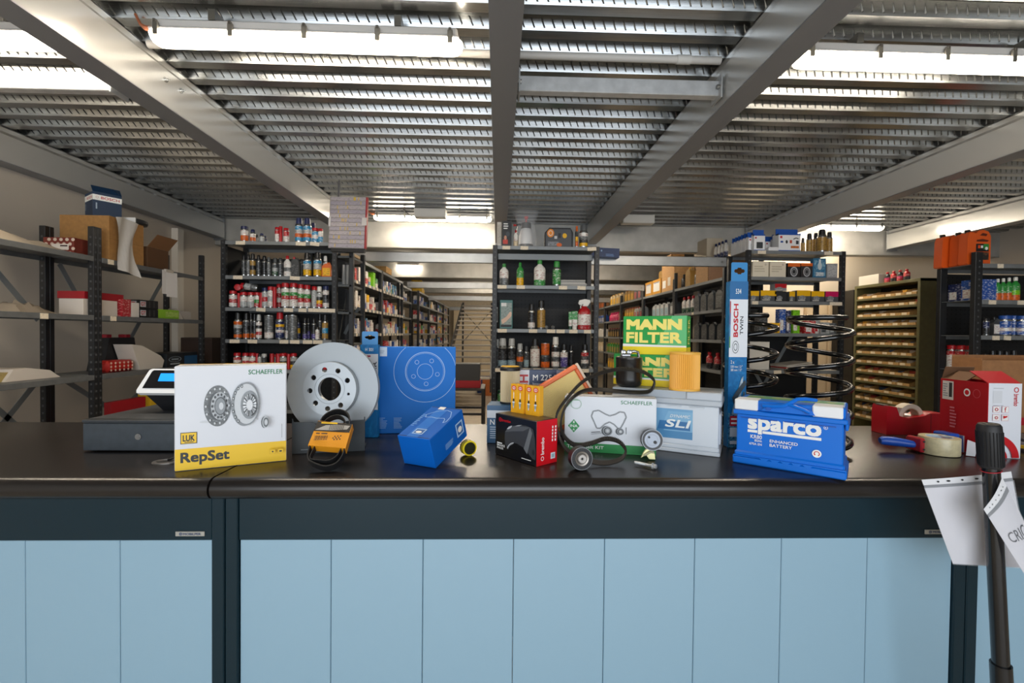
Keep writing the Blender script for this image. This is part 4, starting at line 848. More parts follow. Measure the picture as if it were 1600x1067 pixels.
for k_ in range(4): article('bottle', (4.56+.0, 5.28-.085*k_, CH+.004), .036, .125, 'kr' if k_ % 2 else 'rpk', 'r', 'small red black bottle %s on top of green cabinet' % ORD[k_], 'bottles on the green cabinet', R(-90))
# doors and lockers behind, right
t = struct('door_1', MB().box((4.55, 6.70, 0), (5.05, 6.745, 2.1), m('B9A283', .6), .003))
for x in (4.57, 4.74, 4.90): obj('door_panel', MB().box((x, 6.69, .05), (x+.13, 6.70, 2.05), m('CDB899', .6), .003), t)
t = thing('dark_locker', 'dark locker standing between right rack and green cabinet', 'locker', (4.92, 6.25, 0)); obj('locker_body', MB().box((0, 0, 0), (.55, .4, 2.15), m('17140F', .6), .003), t); obj('paper_notice', MB().box((.18, -.003, 1.60), (.5, -.001, 1.95), m('CDBBB0', .7)), t)
# ================================================================== left wall shelving
XS = -2.75; ZW = [CAMZ+v for v in (.497, .097, -.312)]
for (ya, yb, lb) in ((2.02, 3.255, 'near dark shelving bay along the left wall'), (3.257, 4.41, 'second dark shelving bay along the left wall')):
    W = yb-ya; rack(lb, (XS, ya, 0), R(90), W, .36, CAMZ+.70, [ZW[0], ZW[1], ZW[2], .62], {0: [(.10, .05, 0)], 1: [(W-.38 if ya < 3 else .12, .05, 0)]}, brace=((.1, .45, W-.05, 1.15), (.1, 1.15, W-.05, .45), (W*.5, 1.2, W-.05, 1.95), (.1, 1.95, W*.5, 1.2)) if ya > 3 else ((W-.4, 1.95, W-.05, 1.55), (W-.45, .7, W-.05, 1.15), (W-.45, 1.15, W-.05, .7)), thin=.032, sm=m('6A6D6E', .45, .25, kind='noise'))
def wbox(y0, y1, x0, dep, h, z, mat, label, name='carton', rz=0, cat='carton'):   # box whose front faces +X at x0
    return carton(name, label, cat, y1-y0, dep, h, mat, (x0, y0, z), 90+rz)
KR = m('A87B45', .75, kind='noise', scale=2)
t = wbox(3.36, 3.68, -2.76, .34, .31, ZW[0], KR, 'big brown cardboard carton on top of left wall shelving', 'cardboard_carton'); BIGT = ZW[0]+.312
prt('F', .32, .34, .31).rect(0, .48, 1, .485, m('7A5730', .7)).done(t)
s_ = MB(); rn2 = random.Random(9)
s_.sheet(9, 10, lambda u, v: (-2.745+.016+.012*math.sin(u*9+v*5), 3.38+.20*u*(1-.25*math.sin(v*3))+.03*v, BIGT-.005-.36*v-.06*u*v+.01*math.sin(v*11+u*4)), m('C3BFB9', .7)); o = tag(obj('crumpled_paper', s_), 'crumpled grey paper sheet hanging down the big cardboard carton', 'paper')
t = carton('checkered_carton', 'red brown carton with white round dots in front of big carton', 'carton', .20, .11, .12, m('7A2E22', .6), (-3.06, 3.20, ZW[0]), 0)
P_ = prt('F', .20, .11, .12)
for i in range(5):
    for j in range(4): P_.ell(.1+.2*i+(.1 if j % 2 else 0), .12+.25*j, .06, .09, m('D8C4B4', .6), 12)
P_.rect(.3, .3, .86, .62, m('E8E2DC', .6)).rect(.58, .48, .82, .56, m('3A1A1A', .6)).done(t)
t = carton('blue_filter_carton', 'tall dark blue carton with white name band on big carton', 'carton', .165, .165, .175, m('12304E', .45), (-3.02, 3.47, BIGT), -35)
for f in 'FR':
    P_ = prt(f, .165, .165, .175); P_.rect(0, .66, 1, .88, WHT).text('BOSCH', .28, .72, .92, .83, m('C0202A', .5), .03).ring(.15, .775, .05, .05, .3, m('C9A9A0', .5)).rect(.10, .3, .15, .55, m('9FB0C0', .5)).done(t)
obj('open_flap', MB().box((0, 0, 0), (.165, .003, .06), m('12304E', .45)), t, loc=(0, .16, .175), rot=(R(50), 0, 0)); obj('open_flap', MB().box((0, 0, 0), (.003, .165, .06), m('12304E', .45)), t, loc=(.162, 0, .175), rot=(0, R(-40), 0)); P_ = prt('T', .165, .165, .175); P_.rect(.4, .4, .85, .8, m('C9CCD0', .6)).rect(.1, .3, .2, .8, m('A8235A', .5)).done(t)
t = thing('black_filter_disc', 'black round filter with white label lying on big carton', 'filter', (-2.825, 3.665, BIGT)); obj('disc', MB().lathe([(.085, 0), (.09, .01), (.09, .03), (.07, .04), (0, .042)], m('15181C', .4), 20), t); obj('label', MB().box((-.03, -.1, .0), (.09, -.094, .035), WHT), t)
t = wbox(3.72, 3.95, -2.76, .25, .16, ZW[0], m('5A3D24', .75), 'dark open brown carton beside the big one, left wall shelf')
obj('flap', MB().box((0, 0, 0), (.23, .003, .12), m('7A5636', .75)), t, loc=(0, 0, .16), rot=(R(40), 0, 0))
t = thing('hanging_papers', 'white papers hanging from the left wall shelf edge', 'papers', (-2.735, 3.84, ZW[0]-.17)); obj('sheet', MB().box((0, 0, -.03), (.001, .13, .165), m('D6D3D0', .7)), t, rot=(0, 0, 0)); obj('sheet', MB().box((.004, .045, -.05), (.005, .17, .155), m('E2E0DE', .7)), t); obj('clip', MB().box((-.01, .03, .15), (.012, .12, .175), m('B9B2A6', .6), .003), t)
def lump(name, label, cat, y0, y1, x0, x1, z, h, mat, seed, part='film'):
    rn = random.Random(seed); t = thing(name, label, cat, ((x0+x1)/2, y0, z)); n, k = 12, 7; b = MB(); vs = []
    for j in range(k):
        for i in range(n):
            u, v = i/(n-1), j/(k-1); e = max(0, math.sin(math.pi*u))**.5*max(0, math.sin(math.pi*v))**.5
            vs.append(((v-.5)*(x1-x0)+rn.uniform(-.01, .01), u*(y1-y0)+rn.uniform(-.01, .01), .002+h*e*rn.uniform(.55, 1)))
    b.add(vs, [(j*n+i, j*n+i+1, (j+1)*n+i+1, (j+1)*n+i) for j in range(k-1) for i in range(n-1)], mat); obj(part, b, t, smooth=30); return t
lump('plastic_wrap', 'clear crumpled plastic wrap lying on the top left shelf', 'plastic', 2.3, 3.1, -3.08, -2.79, ZW[0], .10, m('A79C8C', .25, alpha=.85), 2)
lump('plastic_film', 'small crumpled plastic film on the middle left shelf', 'plastic', 2.75, 3.0, -3.0, -2.8, ZW[1], .08, m('94897A', .25, alpha=.9), 4)
o = tag(obj('long_stick', MB().tube([(-3.05, 2.3, ZW[1]+.014), (-3.03, 3.18, ZW[1]+.014)], .012, m('3A332E', .5), 8)), 'long dark stick lying along the middle left shelf', 'stick')
t = wbox(3.20, 3.48, -2.80, .16, .11, ZW[1], m('CFC6BC', .6), 'white paper wrapped parcel behind the post on middle left shelf'); t = carton('red_folder', 'red folder lying on the white parcel, middle left shelf', 'folder', .33, .18, .05, m('9A1420', .5), (-2.81, 3.22, ZW[1]+.1125), 90)
t = wbox(3.50, 3.58, -2.78, .2, .13, ZW[1], m('A8202A', .5, kind='print', ink='D8B0A8'), 'red and white carton right of the post, middle left shelf'); t = wbox(3.585, 3.66, -2.78, .2, .11, ZW[1], m('D6D0C8', .5), 'white carton beside the black gauge cartons, middle left shelf')
for k_ in range(2):
    t = wbox(3.665, 3.86, -2.78, .12, .068, ZW[1]+.0695*k_, m('18191B', .45), '%s black carton with red white badge, middle left shelf' % ('lower', 'upper')[k_], 'black_carton'); P_ = prt('F', .195, .12, .068); P_.rect(.02, .2, .32, .85, m('B9BABC', .5)).text('GT', .06, .3, .3, .75, m('B3161F', .5), .04).rect(.5, .15, .53, .9, m('555555', .5)).rect(.74, .15, .77, .9, m('555555', .5)).done(t)
    P_ = prt('L', .195, .12, .068); P_.rect(.1, .2, .8, .85, m('A9AAAC', .5)).text('GT', .2, .3, .7, .75, m('B3161F', .5), .04).done(t)
t = wbox(3.87, 4.12, -2.79, .1, .075, ZW[1], m('86B82A', .5), 'lime green flat carton on the middle left shelf', 'lime_carton'); prt('F', .25, .1, .075).rect(.35, .2, .95, .8, m('A9C860', .5, kind='print', ink='4A6A1A')).done(t)
lump('white_package', 'white wrapped package at the end of the middle left shelf', 'package', 4.13, 4.225, -3.0, -2.8, ZW[1], .11, m('BDB4AA', .6), 6, 'wrapping'); t = wbox(4.24, 4.37, -2.85, .2, .075, ZW[1], m('C4BDB4', .6), 'pale flat carton at the far end, middle left shelf')
t = thing('padded_envelope', 'white folded padded envelope on the lower left shelf', 'envelope', (-2.95, 2.75, ZW[2])); obj('envelope', MB().prism([(0, 0), (.34, 0), (.27, .05), (.12, .075), (.05, .07)], -.13, .10, m('D2C8BC', .7), 'yz'), t); obj('taped_end', MB().prism([(-.08, 0), (0.0, 0), (.04, .055), (-.05, .03)], -.10, .08, m('A8935A', .6), 'yz'), t)
t = thing('checkered_roll', 'red white checkered wrapped packet on the lower left shelf', 'packet', (-2.84, 3.38, ZW[2])); obj('packet', MB().box((-.07, 0, 0), (.05, .25, .085), m('B02018', .5), .02), t)
P_ = Print(Matrix(((0,0,1,.05),(1,0,0,0),(0,1,0,0),(0,0,0,1))), .25, .085)
for i in range(6):
    for j in range(3): P_.poly([(.12+.15*i-.04, .2+.3*j), (.12+.15*i, .2+.3*j-.12), (.12+.15*i+.04, .2+.3*j), (.12+.15*i, .2+.3*j+.12)], m('E0C4B4', .6))
P_.done(t)
t = thing('black_bag', 'black bag with red clips behind the checkered packet', 'bag', (-3.0, 3.52, ZW[2])); obj('bag_body', MB().prism([(0, 0), (.34, 0), (.30, .25), (.06, .25)], -.06, .06, m('14161A', .6), 'yz'), t)
for y in (.07, .25): obj('clip', MB().box((-.03, y, .235), (.03, y+.05, .275), m('A01828', .5), .004), t)
t = thing('white_paper_bag', 'crumpled white paper bag on the lower left shelf', 'paper bag', (-2.84, 3.66, ZW[2])); obj('bag', MB().prism([(0, .05), (.02, 0), (.26, 0), (.28, .06), (.24, .10), (.04, .19), (-.06, .20)], -.09, .05, m('C9C2B8', .7), 'yz'), t)
t = wbox(3.95, 4.34, -2.775, .26, .115, ZW[2], m('161C22', .5), 'long black and blue tool carton, far end of lower left shelf', 'tool_carton'); P_ = prt('F', .39, .26, .115); P_.rect(.55, 0, 1, .75, m('1D4A70', .5)).ring(.25, .55, .2, .2, .12, m('8A9AA4', .5)).rect(.14, .5, .36, .6, m('8A9AA4', .5)).rect(.1, .17, .4, .26, m('A9B2B8', .5)).done(t)
t = carton('brown_floor_carton', 'brown carton standing behind the end of the left wall shelving', 'carton', .35, .3, .5, m('4A3426', .7), (-2.95, 4.95, .0), 0); t.location.z = 0
t = wbox(4.6, 4.9, -2.8, .3, 1.42, 0, m('3A2A22', .7), 'dark tall carton at the corner beyond left shelving'); 
# below the lower shelf
t = carton('patterned_carton', 'brown patterned carton at the left edge under the lower shelf', 'carton', .30, .25, .30, m('8A6230', .7, kind='print', ink='3A2A14', scale=.35), (-3.05, 2.55, .62), 4)
t = wbox(3.42, 3.75, -2.80, .05, .34, .62, m('A01420', .5), 'red binder standing under the lower left shelf', 'red_binder', cat='binder'); t = thing('white_sheets', 'white sheets leaning on the red binder', 'papers', (-2.77, 3.43, .62)); obj('sheet', MB().box((0, 0, 0), (.012, .24, .24), m('CFC6C0', .7), .001), t)
t = wbox(3.80, 3.95, -2.80, .1, .36, .62, m('D9B01A', .6), 'yellow folder under the lower left shelf', 'yellow_folder', cat='folder'); t = wbox(3.36, 3.6, -2.73+.0, .02, .12, .62, m('8A6A2A', .6), 'small tan box lid near the post under lower left shelf')
t = wbox(3.27, 3.40, -2.9, .1, .08, .62, m('6A4A2C', .7), 'small brown carton with label under the lower left shelf'); prt('F', .13, .1, .08).rect(.3, .2, .75, .8, m('A8A09A', .7)).done(t)
t = thing('black_tray', 'black rounded tray on the low shelf behind the counter', 'tray', (-2.95, 2.86, .62)); obj('tray', MB().prism([(0, 0), (.3, 0), (.33, .03), (.3, .06), (0, .05)], -.1, .13, m('111214', .5), 'yz'), t)
# ================================================================== sheet holder hanging by the left rack
p0 = aY(514, 388, 4.35); p1 = aY(574, 310, 4.35); W_, H_ = p1.x-p0.x, p1.z-p0.z
t = thing('price_list_board', 'hanging board of pale price strips with red edge by the left rack', 'board', (p0.x, 4.33, p0.z)); t.rotation_euler = (0, R(2), R(-8))
obj('backing', MB().box((0, 0, 0), (W_, .02, H_), m('9C9690', .6), .002), t); obj('red_edge', MB().box((W_, -.01, 0), (W_+.012, .025, H_), m('A8202A', .5), .002), t); obj('strap', MB().box((W_-.03, -.014, H_*.45), (W_+.014, -.010, H_*.6), m('D0CCC8', .5)), t)
rn = random.Random(2); n = 12
for i in range(n):
    st_ = obj('price_strip', MB().box((.01, -.006, 0), (W_-.004, 0, H_/n*.86), m(('A9A2AC', 'B5ADB0')[i % 2], .35, kind='print', ink='8A848C'), .001), t, loc=(0, 0, .006+i*H_/n))
    for k_ in range(rn.randint(1, 4)):
        x = rn.uniform(.04, W_-.05); obj('marker', MB().box((x, -.0075, .002), (x+.006, -.006, H_/n*.82), m('D8B62A', .5)), st_)
obj('sleeve_edge', MB().box((0, -.012, H_*.42), (.02, -.008, H_*.62), m('D6D4D2', .3)), t); obj('hanger', MB().box((W_*.2, .004, H_), (W_*.25, .012, DZ-p0.z-.001), m('77777A', .4, .6)), t)
obj('foot', MB().box((.03, -.01, -.035), (W_-.0, .03, -.001), m('1A1A1C', .5), .002), t)
# ================================================================== things on the counter
GRN = m('0F7A45', .5); YEL = m('F2C414', .45); RED = m('C4141E', .42)
import bmesh
def holed(outer, holes_, z0, z1, mat, hmat=None):
    """plate in xy with round holes, as list of polygons for MB.add"""
    bm = bmesh.new(); es = []
    for loop in [outer]+holes_:
        vs = [bm.verts.new((p[0], p[1], z1)) for p in loop]
        es += [bm.edges.new((vs[i], vs[(i+1) % len(vs)])) for i in range(len(vs))]
    bmesh.ops.triangle_fill(bm, edges=es, use_beauty=True)
    bm.verts.index_update(); V = [tuple(v.co) for v in bm.verts]; F = [[v.index for v in f.verts] for f in bm.faces]; bm.free()
    return V, F
def circ(cx, cy, r, n=24, a0=0): return [(cx+r*math.cos(a0+2*math.pi*i/n), cy+r*math.sin(a0+2*math.pi*i/n)) for i in range(n)]
def add_holed(b, outer, holes_, z0, z1, mat):
    V, F = holed(outer, holes_, z0, z1, mat)
    b.add(V, F, mat); b.add([(v[0], v[1], z0) for v in V], [f[::-1] for f in F], mat)
    for k, loop in enumerate([outer]+holes_):
        n = len(loop); b.add([(p[0], p[1], z) for z in (z0, z1) for p in loop], [(i, (i+1) % n, n+(i+1) % n, n+i) for i in range(n)], mat)
# ---- cash drawer and terminal
t = thing('cash_drawer', 'dark grey metal cash drawer at the left end of the counter', 'cash drawer', (-1.49, 1.694, CT)); CDM = m('34383C', .42, kind='noise', scale=2)
obj('housing', MB().box((0, .006, .008), (.41, .42, .115), CDM, .003), t); obj('drawer_front', MB().box((.004, 0, .004), (.406, .010, .102), m('3B4248', .4, kind='noise', scale=2), .002), t); obj('top_lip', MB().box((0, 0, .104), (.41, .02, .115), CDM, .002), t)
for x in (.03, .36):
    for y in (.03, .37): obj('foot', MB().lathe([(.012, 0), (.012, .009)], BLK, 10), t, loc=(x, y, 0))
obj('key_lock', MB().lathe([(.011, 0), (.011, .004), (.006, .004), (.006, .006)], m('A0A0A0', .3, .9), 14, axis='y'), t, loc=(.2, 0, .055))
p = aZ(272, 634, CT+.116); t = thing('receipt_terminal', 'white framed terminal with blue display standing on the cash drawer', 'terminal', (-1.315, 1.93, CT+.116))
obj('base', MB().add([(-.035, -.03, 0), (.12, -.03, 0), (.12, .07, 0), (-.035, .07, 0), (-.085, -.06, .07), (.13, -.06, .07), (.13, .10, .09), (-.085, .10, .09)], [(0,3,2,1), (4,5,6,7), (0,1,5,4), (1,2,6,5), (2,3,7,6), (3,0,4,7)], m('17181B', .4)), t)
hd = obj('frame', MB().prism([(-.095, .0), (.14, .0), (.14, .105), (-.072, .105), (-.082, .098), (-.10, .012)], 0, .022, m('E8E9EA', .35), 'xy'), t, loc=(0, -.07, .066), rot=(R(60), 0, 0))
obj('black_face', MB().prism([(-.08, .02), (.13, .02), (.13, .098), (-.062, .098), (-.068, .092)], .022, .0235, m('141519', .25), 'xy'), hd); obj('display', MB().box((-.03, .05, .0236), (.12, .084, .0242), m('1E8CE8', .3, emit=.9)), hd)
t = thing('cable_grommet', 'black oval cable grommet in the counter beside the white box', 'grommet', (-1.10, 1.56, CT)); obj('ring', MB().lathe([(.040, 0), (.040, .004), (.030, .005), (.028, .001)], m('77736E', .3, .5), 24, sy=.8), t); obj('insert', MB().lathe([(.029, .0005), (.024, .002), (0, .0022)], m('0C0C0D', .5), 20, sy=.8), t)
o = tag(obj('black_cable', MB().tube([(-1.18, 1.80, CT+.122), (-1.13, 1.76, CT+.14), (-1.095, 1.685, CT+.13), (-1.085, 1.675, CT+.10), (-1.088, 1.665, CT+.05), (-1.09, 1.62, CT+.008), (-1.10, 1.57, CT+.006)], .0035, m('111112', .5), 8)), 'black cable hanging over the cash drawer edge', 'cable')
o = tag(obj('white_cable', MB().tube([(-1.12, 1.83, CT+.1195), (-1.09, 1.77, CT+.165), (-1.08, 1.70, CT+.155), (-1.070, 1.672, CT+.12), (-1.070, 1.66, CT+.07)], .0025, m('8A8782', .5), 8)), 'thin grey cable beside the black one on the drawer', 'cable')
# ---- white and yellow clutch kit carton
W, D, H = .313, .085, .328
t = carton('clutch_kit_carton', 'white and yellow clutch kit carton at the left of the counter', 'carton', W, D, H, m('DDDFE4', .45), (-1.001, 1.456, CT), 24.4, ch=.003)
P_ = prt('F', W, D, H); DG = m('262A2A', .5); G1 = m('55595C', .5); G2 = m('8D9296', .5); G3 = m('B9BDC0', .5); G4 = m('CED1D4', .5)
P_.rect(.004, .004, .996, .208, YEL).text('RepSet', .05, .045, .47, .175, DG, .075)
P_.rect(.05, .255, .19, .365, DG).rect(.056, .261, .184, .359, YEL).text('LUK', .07, .28, .17, .34, DG, .07).rect(.085, .268, .16, .275, DG)
P_.text('SCHAEFFLER', .64, .905, .96, .952, GRN, .012)
P_.ell(.31, .455, .1, .012, G4).ell(.365, .605, .118, .2, G1, 40).ring(.365, .605, .118, .2, .3, m('6A6E70', .5, kind='print', ink='9A9EA0', scale=2)).ell(.385, .605, .078, .135, G3, 32)
for i in range(14):
    a = 2*math.pi*i/14; P_.ell(.385+.065*math.cos(a), .605+.112*math.sin(a), .009, .014, m('4A4D50', .5), 8); P_.ell(.365+.1*math.cos(a), .605+.17*math.sin(a), .008, .012, G4, 8)
P_.ell(.392, .605, .05, .088, G2).ring(.392, .605, .05, .088, .12, G1).ell(.40, .605, .02, .036, G4)
P_.ell(.62, .455, .1, .012, G4).ell(.605, .61, .118, .215, G2, 40).ell(.625, .615, .118, .215, G4, 40).ring(.625, .615, .118, .215, .07, G2)
for i in range(8): a = R(100+20*i); P_.ell(.60+.10*math.cos(a), .61+.185*math.sin(a), .011, .017, G1, 10).ell(.60+.10*math.cos(a), .61+.185*math.sin(a), .006, .009, G4, 8)
P_.ring(.65, .605, .078, .14, .2, G2).ell(.655, .605, .06, .108, m('EDEEF0', .4))
for i in range(18): a = 2*math.pi*i/18; P_.line([(.655+.03*math.cos(a), .605+.055*math.sin(a)), (.655+.062*math.cos(a), .605+.112*math.sin(a))], .012, G1 if i % 2 else G2)
P_.ell(.655, .605, .028, .052, m('DADCDF', .4)).ring(.66, .605, .062, .11, .1, m('2E3032', .5), a0=-80, a1=80)
P_.ell(.79, .425, .03, .058, G1).ell(.80, .425, .03, .058, G3).ring(.805, .425, .024, .046, .3, G1).ell(.806, .425, .012, .022, G4)
for (u, mk) in ((.84, 0), (.915, 1)): P_.rect(u, .10, u+.055, .145, m('D9A80E', .5)).rect(u+.003, .103, u+.052, .142, YEL).ell(u+.028, .122, .014 if mk else .008, .008, DG)
P_.line([(.955, .26), (.955, .4)], .003, m('6A6E70', .5)); P_.rect(.93, .955, .98, .958, YEL); P_.done(t)
P_ = prt('T', W, D, H); P_.rect(.05, .3, .4, .4, m('5A5A50', .6)).rect(.0, .85, 1, 1, YEL); P_.done(t); P_ = prt('R', W, D, H); P_.rect(0, .004, 1, .208, YEL); P_.done(t)
# ---- brake disc on its stand
c = aY(521, 607, 1.752); RD = .173
t = thing('brake_disc', 'silver brake disc with nine bolt holes standing upright', 'brake disc', (c.x, c.y, c.z)); t.rotation_euler = (R(90-3), 0, R(-3))
STL = m('A3A9AD', .48, .35); STD = m('ABB1B5', .38, .4)
b = MB(); add_holed(b, circ(0, 0, RD, 72), [circ(0, 0, .101, 60)], .004, .011, STL); obj('front_friction_ring', b, t)
b = MB(); add_holed(b, circ(0, 0, RD, 72), [circ(0, 0, .101, 60)], -.011, -.004, STL); obj('rear_friction_ring', b, t)
v = MB()
for i in range(36):
    v.M = Matrix.Rotation(2*math.pi*i/36, 4, 'Z'); v.box((.106, -.003, -.004), (RD-.003, .003, .004), m('4A4D4F', .5, .6))
o = obj('cooling_vanes', v, t); o['kind'] = 'stuff'
hs = [circ(.073*math.cos(R(26+40*i)), .073*math.sin(R(26+40*i)), .0097, 18) for i in range(9) if i != 8] + [circ(.073*math.cos(R(-14)), .073*math.sin(R(-14)), .0055, 14)]
hs.insert(0, circ(0, 0, .043, 48)); b = MB(); add_holed(b, circ(0, 0, .099, 72), hs, .030, .036, STD); obj('hub_face', b, t)
obj('hub_wall', MB().lathe([(.101, -.004), (.1, .030), (.099, .036), (.094, .030), (.095, -.004)], STD, 60, False), t); obj('centre_rim', MB().lathe([(.056, .036), (.0565, .0375), (.055, .0375), (.054, .036)], STD, 48, False), t); obj('bore_wall', MB().lathe([(.047, .006), (.043, .030), (.043, .036)], STD, 40, False), t)
t = thing('disc_stand', 'dark grey folded sheet stand holding the brake disc', 'stand', (-.735, 1.67, CT), R(11)); SM = m('232A2E', .5)
W, H = .25, .126
b = MB(); b.prism([(0, 0), (W, 0), (W, H), (W-.004, H-.012), (W-.07, H-.014), (W-.09, H-.03), (.09, H-.03), (.07, H-.014), (.006, H-.012), (0, H)], 0, .003, SM, 'xz'); obj('front_plate', b, t)
for x in (0, W-.003): obj('side_lip', MB().prism([(0, 0), (.015, 0), (.015, .03), (.004, H)], x, x+.003, SM, 'yz'), t)
obj('cradle_bar', MB().tube([(.003, .042, .047), (W-.003, .042, .047)], .004, SM, 8), t); obj('base_plate', MB().box((.003, .003, 0), (W-.003, .11, .003), SM), t); obj('small_plate', MB().box((.03, -.001, .012), (.055, 0, .015), m('6A7074', .4)), t)
# ---- ribbed belt in a sleeve
def resample(P, n, closed=True):
    P = [Vector(p) for p in P]; N = len(P); out = []
    for i in range(N if closed else N-1):
        a, b_, c_, d = (P[(i+k) % N] if closed else P[min(max(i+k, 0), N-1)] for k in (-1, 0, 1, 2))
        for k in range(24):
            s = k/24; out.append(.5*((2*b_)+(c_-a)*s+(2*a-5*b_+4*c_-d)*s*s+(3*b_-a-3*c_+d)*s**3))
    if closed: out.append(out[0])
    L = [0]
    for u, w_ in zip(out, out[1:]): L.append(L[-1]+(w_-u).length)
    res = []; j = 0
    for i in range(n):
        q = L[-1]*i/(n if closed else n-1)
        while j < len(L)-2 and L[j+1] < q: j += 1
        f = (q-L[j])/max(L[j+1]-L[j], 1e-9); res.append(out[j].lerp(out[j+1], f))
    return res
RUB = m('1B1B1C', .55); t = thing('ribbed_belt', 'black ribbed drive belt in an orange paper sleeve', 'belt', (-.545, 1.455, CT+.006)); t.rotation_euler = (R(-47), R(3), R(4)); t.scale = (1.02, 1.25, 1.12); t.location.y = 1.448
hp = [(-.012, .012), (-.048, .03), (-.055, .07), (-.050, .13), (-.044, .175), (-.02, .20), (.008, .204), (.034, .19), (.046, .16), (.050, .10), (.052, .05), (.040, .02), (.014, .008)]
path = resample([(x, 0, z) for x, z in hp], 120); obj('belt_outer', MB().ribbon(path, (0, .023, 0), .003, RUB), t)
b = MB()
for k_ in range(5): b.ribbon([q+((q-Vector((0, 0, .105)))*-.02)+Vector((0, -.009+.0045*k_, 0)) for q in path[::2]], (0, .0025, 0), .003, m('121213', .6))
o = obj('belt_ribs', b, t); o['kind'] = 'stuff'
hp2 = [(-.044, .035), (-.040, .075), (-.038, .12), (-.032, .165), (.0, .185), (.030, .165), (.038, .12), (.04, .06), (.02, .03), (-.02, .028)]
obj('belt_inner', MB().ribbon(resample([(x, 0, z) for x, z in hp2], 90), (0, .02, 0), .0025, RUB), t)
sl_ = obj('sleeve', MB().prism([(-.060, .072), (.056, .066), (.058, .150), (-.054, .158)], -.0125, .0125, m('E2951A', .5), 'xz'), t)
P_ = Print(Matrix(((1,0,0,-.060),(0,0,-1,-.0125),(0,1,0,.068),(0,0,0,1))), .117, .088)
P_.poly([(.02, .6), (.99, .58), (1.0, .93), (.05, 1.0)], m('2A2622', .5)).rect(.16, .91, .6, .96, YEL).poly([(.05, .64), (.5, .64), (.9, .70), (.96, .85), (.6, .88), (.3, .84)], m('A9A49C', .4))
for i in range(9): P_.rect(.42+.045*i, .66, .44+.045*i, .86, m('5A5650', .5))
P_.rect(.12, .46, .22, .50, INK).rect(.26, .46, .42, .50, INK)
for i in range(14): P_.rect(.12+.025*i, .2, .12+.025*i+(.008, .014, .01)[i % 3], .38, INK)
for i in range(6):
    for j in range(3): P_.rect(.6+.04*i, .2+.06*j, .6+.04*i+.03*((i+j) % 2), .25+.06*j, INK)
P_.done(t)
# ---- left wiper carton
def wiper(loc, W, D, H, label, code, word2, big):
    t = thing('wiper_carton', label, 'carton', loc, 0, 'wiper blade cartons'); BL = m('0F68A4', .42, kind='water', ink='1E86C4', scale=1.2, spec=.3)
    obj('carton_body', MB().box((0, 0, 0), (W, D, H), BL, .001), t)
    th_ = .075 if big else .055
    tab = MB(); add_holed(tab, [(W*.08, H), (W*.97, H), (W*.97, H+th_-.004), (W*.92, H+th_), (W*.13, H+th_), (W*.08, H+th_-.004)], [[(W*.53+dx*W, H+th_*.55+dy*th_) for dx, dy in ((-.3, 0), (-.24, .09), (-.12, .1), (-.1, .17), (.1, .17), (.12, .1), (.24, .09), (.3, 0), (.24, -.09), (.12, -.1), (.1, -.17), (-.1, -.17), (-.12, -.1), (-.24, -.09))]], 0, .001, m('2B82BE', .4))
    o = obj('hang_tab', tab, t, rot=(R(90), 0, 0), loc=(0, .002, 0)); o.rotation_euler = (0, 0, 0); o.matrix_local = Matrix(((1,0,0,0),(0,0,-1,.004),(0,1,0,0),(0,0,0,1)))
    P_ = prt('F', W, D, H)
    if big:
        P_.rect(0, .895, 1, 1, m('10639C', .4)).text(code, .32, .925, .62, .955, WHT, .03).rect(.0, .545, 1, .892, m('E2E4E8', .4)).text('BOSCH', .22, .665, .48, .865, RED, .05, 90).text(word2, .58, .68, .76, .79, INK, .02, 90).ring(.35, .605, .18, .038, .1, INK).ring(.35, .605, .1, .022, .2, INK)
        P_.text('2 x', .1, .505, .3, .525, WHT, .02).text('530 mm / 21"', .1, .48, .75, .495, WHT).text('380 mm / 15"', .1, .46, .72, .475, WHT)
        for i, cc in enumerate(('2E8B3A', '1C86B5', '4A3F86', 'B3161F')): P_.rect(0, .60+.07*i, .05, .67+.07*i, m(cc, .5))
        P_.poly([(.12, .05), (.3, .08), (.75, .36), (.8, .43), (.7, .42), (.25, .24), (.12, .16)], m('8FA8B8', .35, kind='print', ink='D8E4EA', scale=.5)).poly([(.2, .30), (.55, .36), (.9, .41), (.96, .38), (.6, .32), (.3, .26)], m('39464E', .4)).poly([(.5, .05), (.62, .06), (.9, .33), (.82, .34)], m('4C5A62', .4)).poly([(.0, .0), (1, 0), (1, .17), (0, .21)], m('0E4A6E', .4, kind='water', ink='7FC4DA', scale=6)).rect(.1, .13, .9, .19, RED).lines(.16, .135, .8, .185, 2, WHT, 2).rect(.1, .065, .9, .12, m('C9CED2', .5)).rect(.1, .02, .7, .04, m('D8DCE0', .5))
    else:
        P_.text(code, .28, .93, .72, .965, WHT, .03).rect(0, .3, 1, .90, m('D8DADE', .4)).text('BOSCH', .3, .52, .58, .885, m('A8243C', .4), .05, 90).text('REAR', .72, .58, .92, .82, INK, .02, 90)
    P_.done(t); return t
q = aY(563, 540, 1.935); wiper((q.x, 1.935, CT), .074, .028, .388, 'blue white wiper carton standing between disc and blue disc carton', 'H 301', 'REAR', False)
q = aY(1138.5, 560, 1.79); wiper((q.x, 1.79, CT), .073, .032, .655, 'tall blue white twin wiper blade carton in front of the left spring', '534', 'TWIN', True)
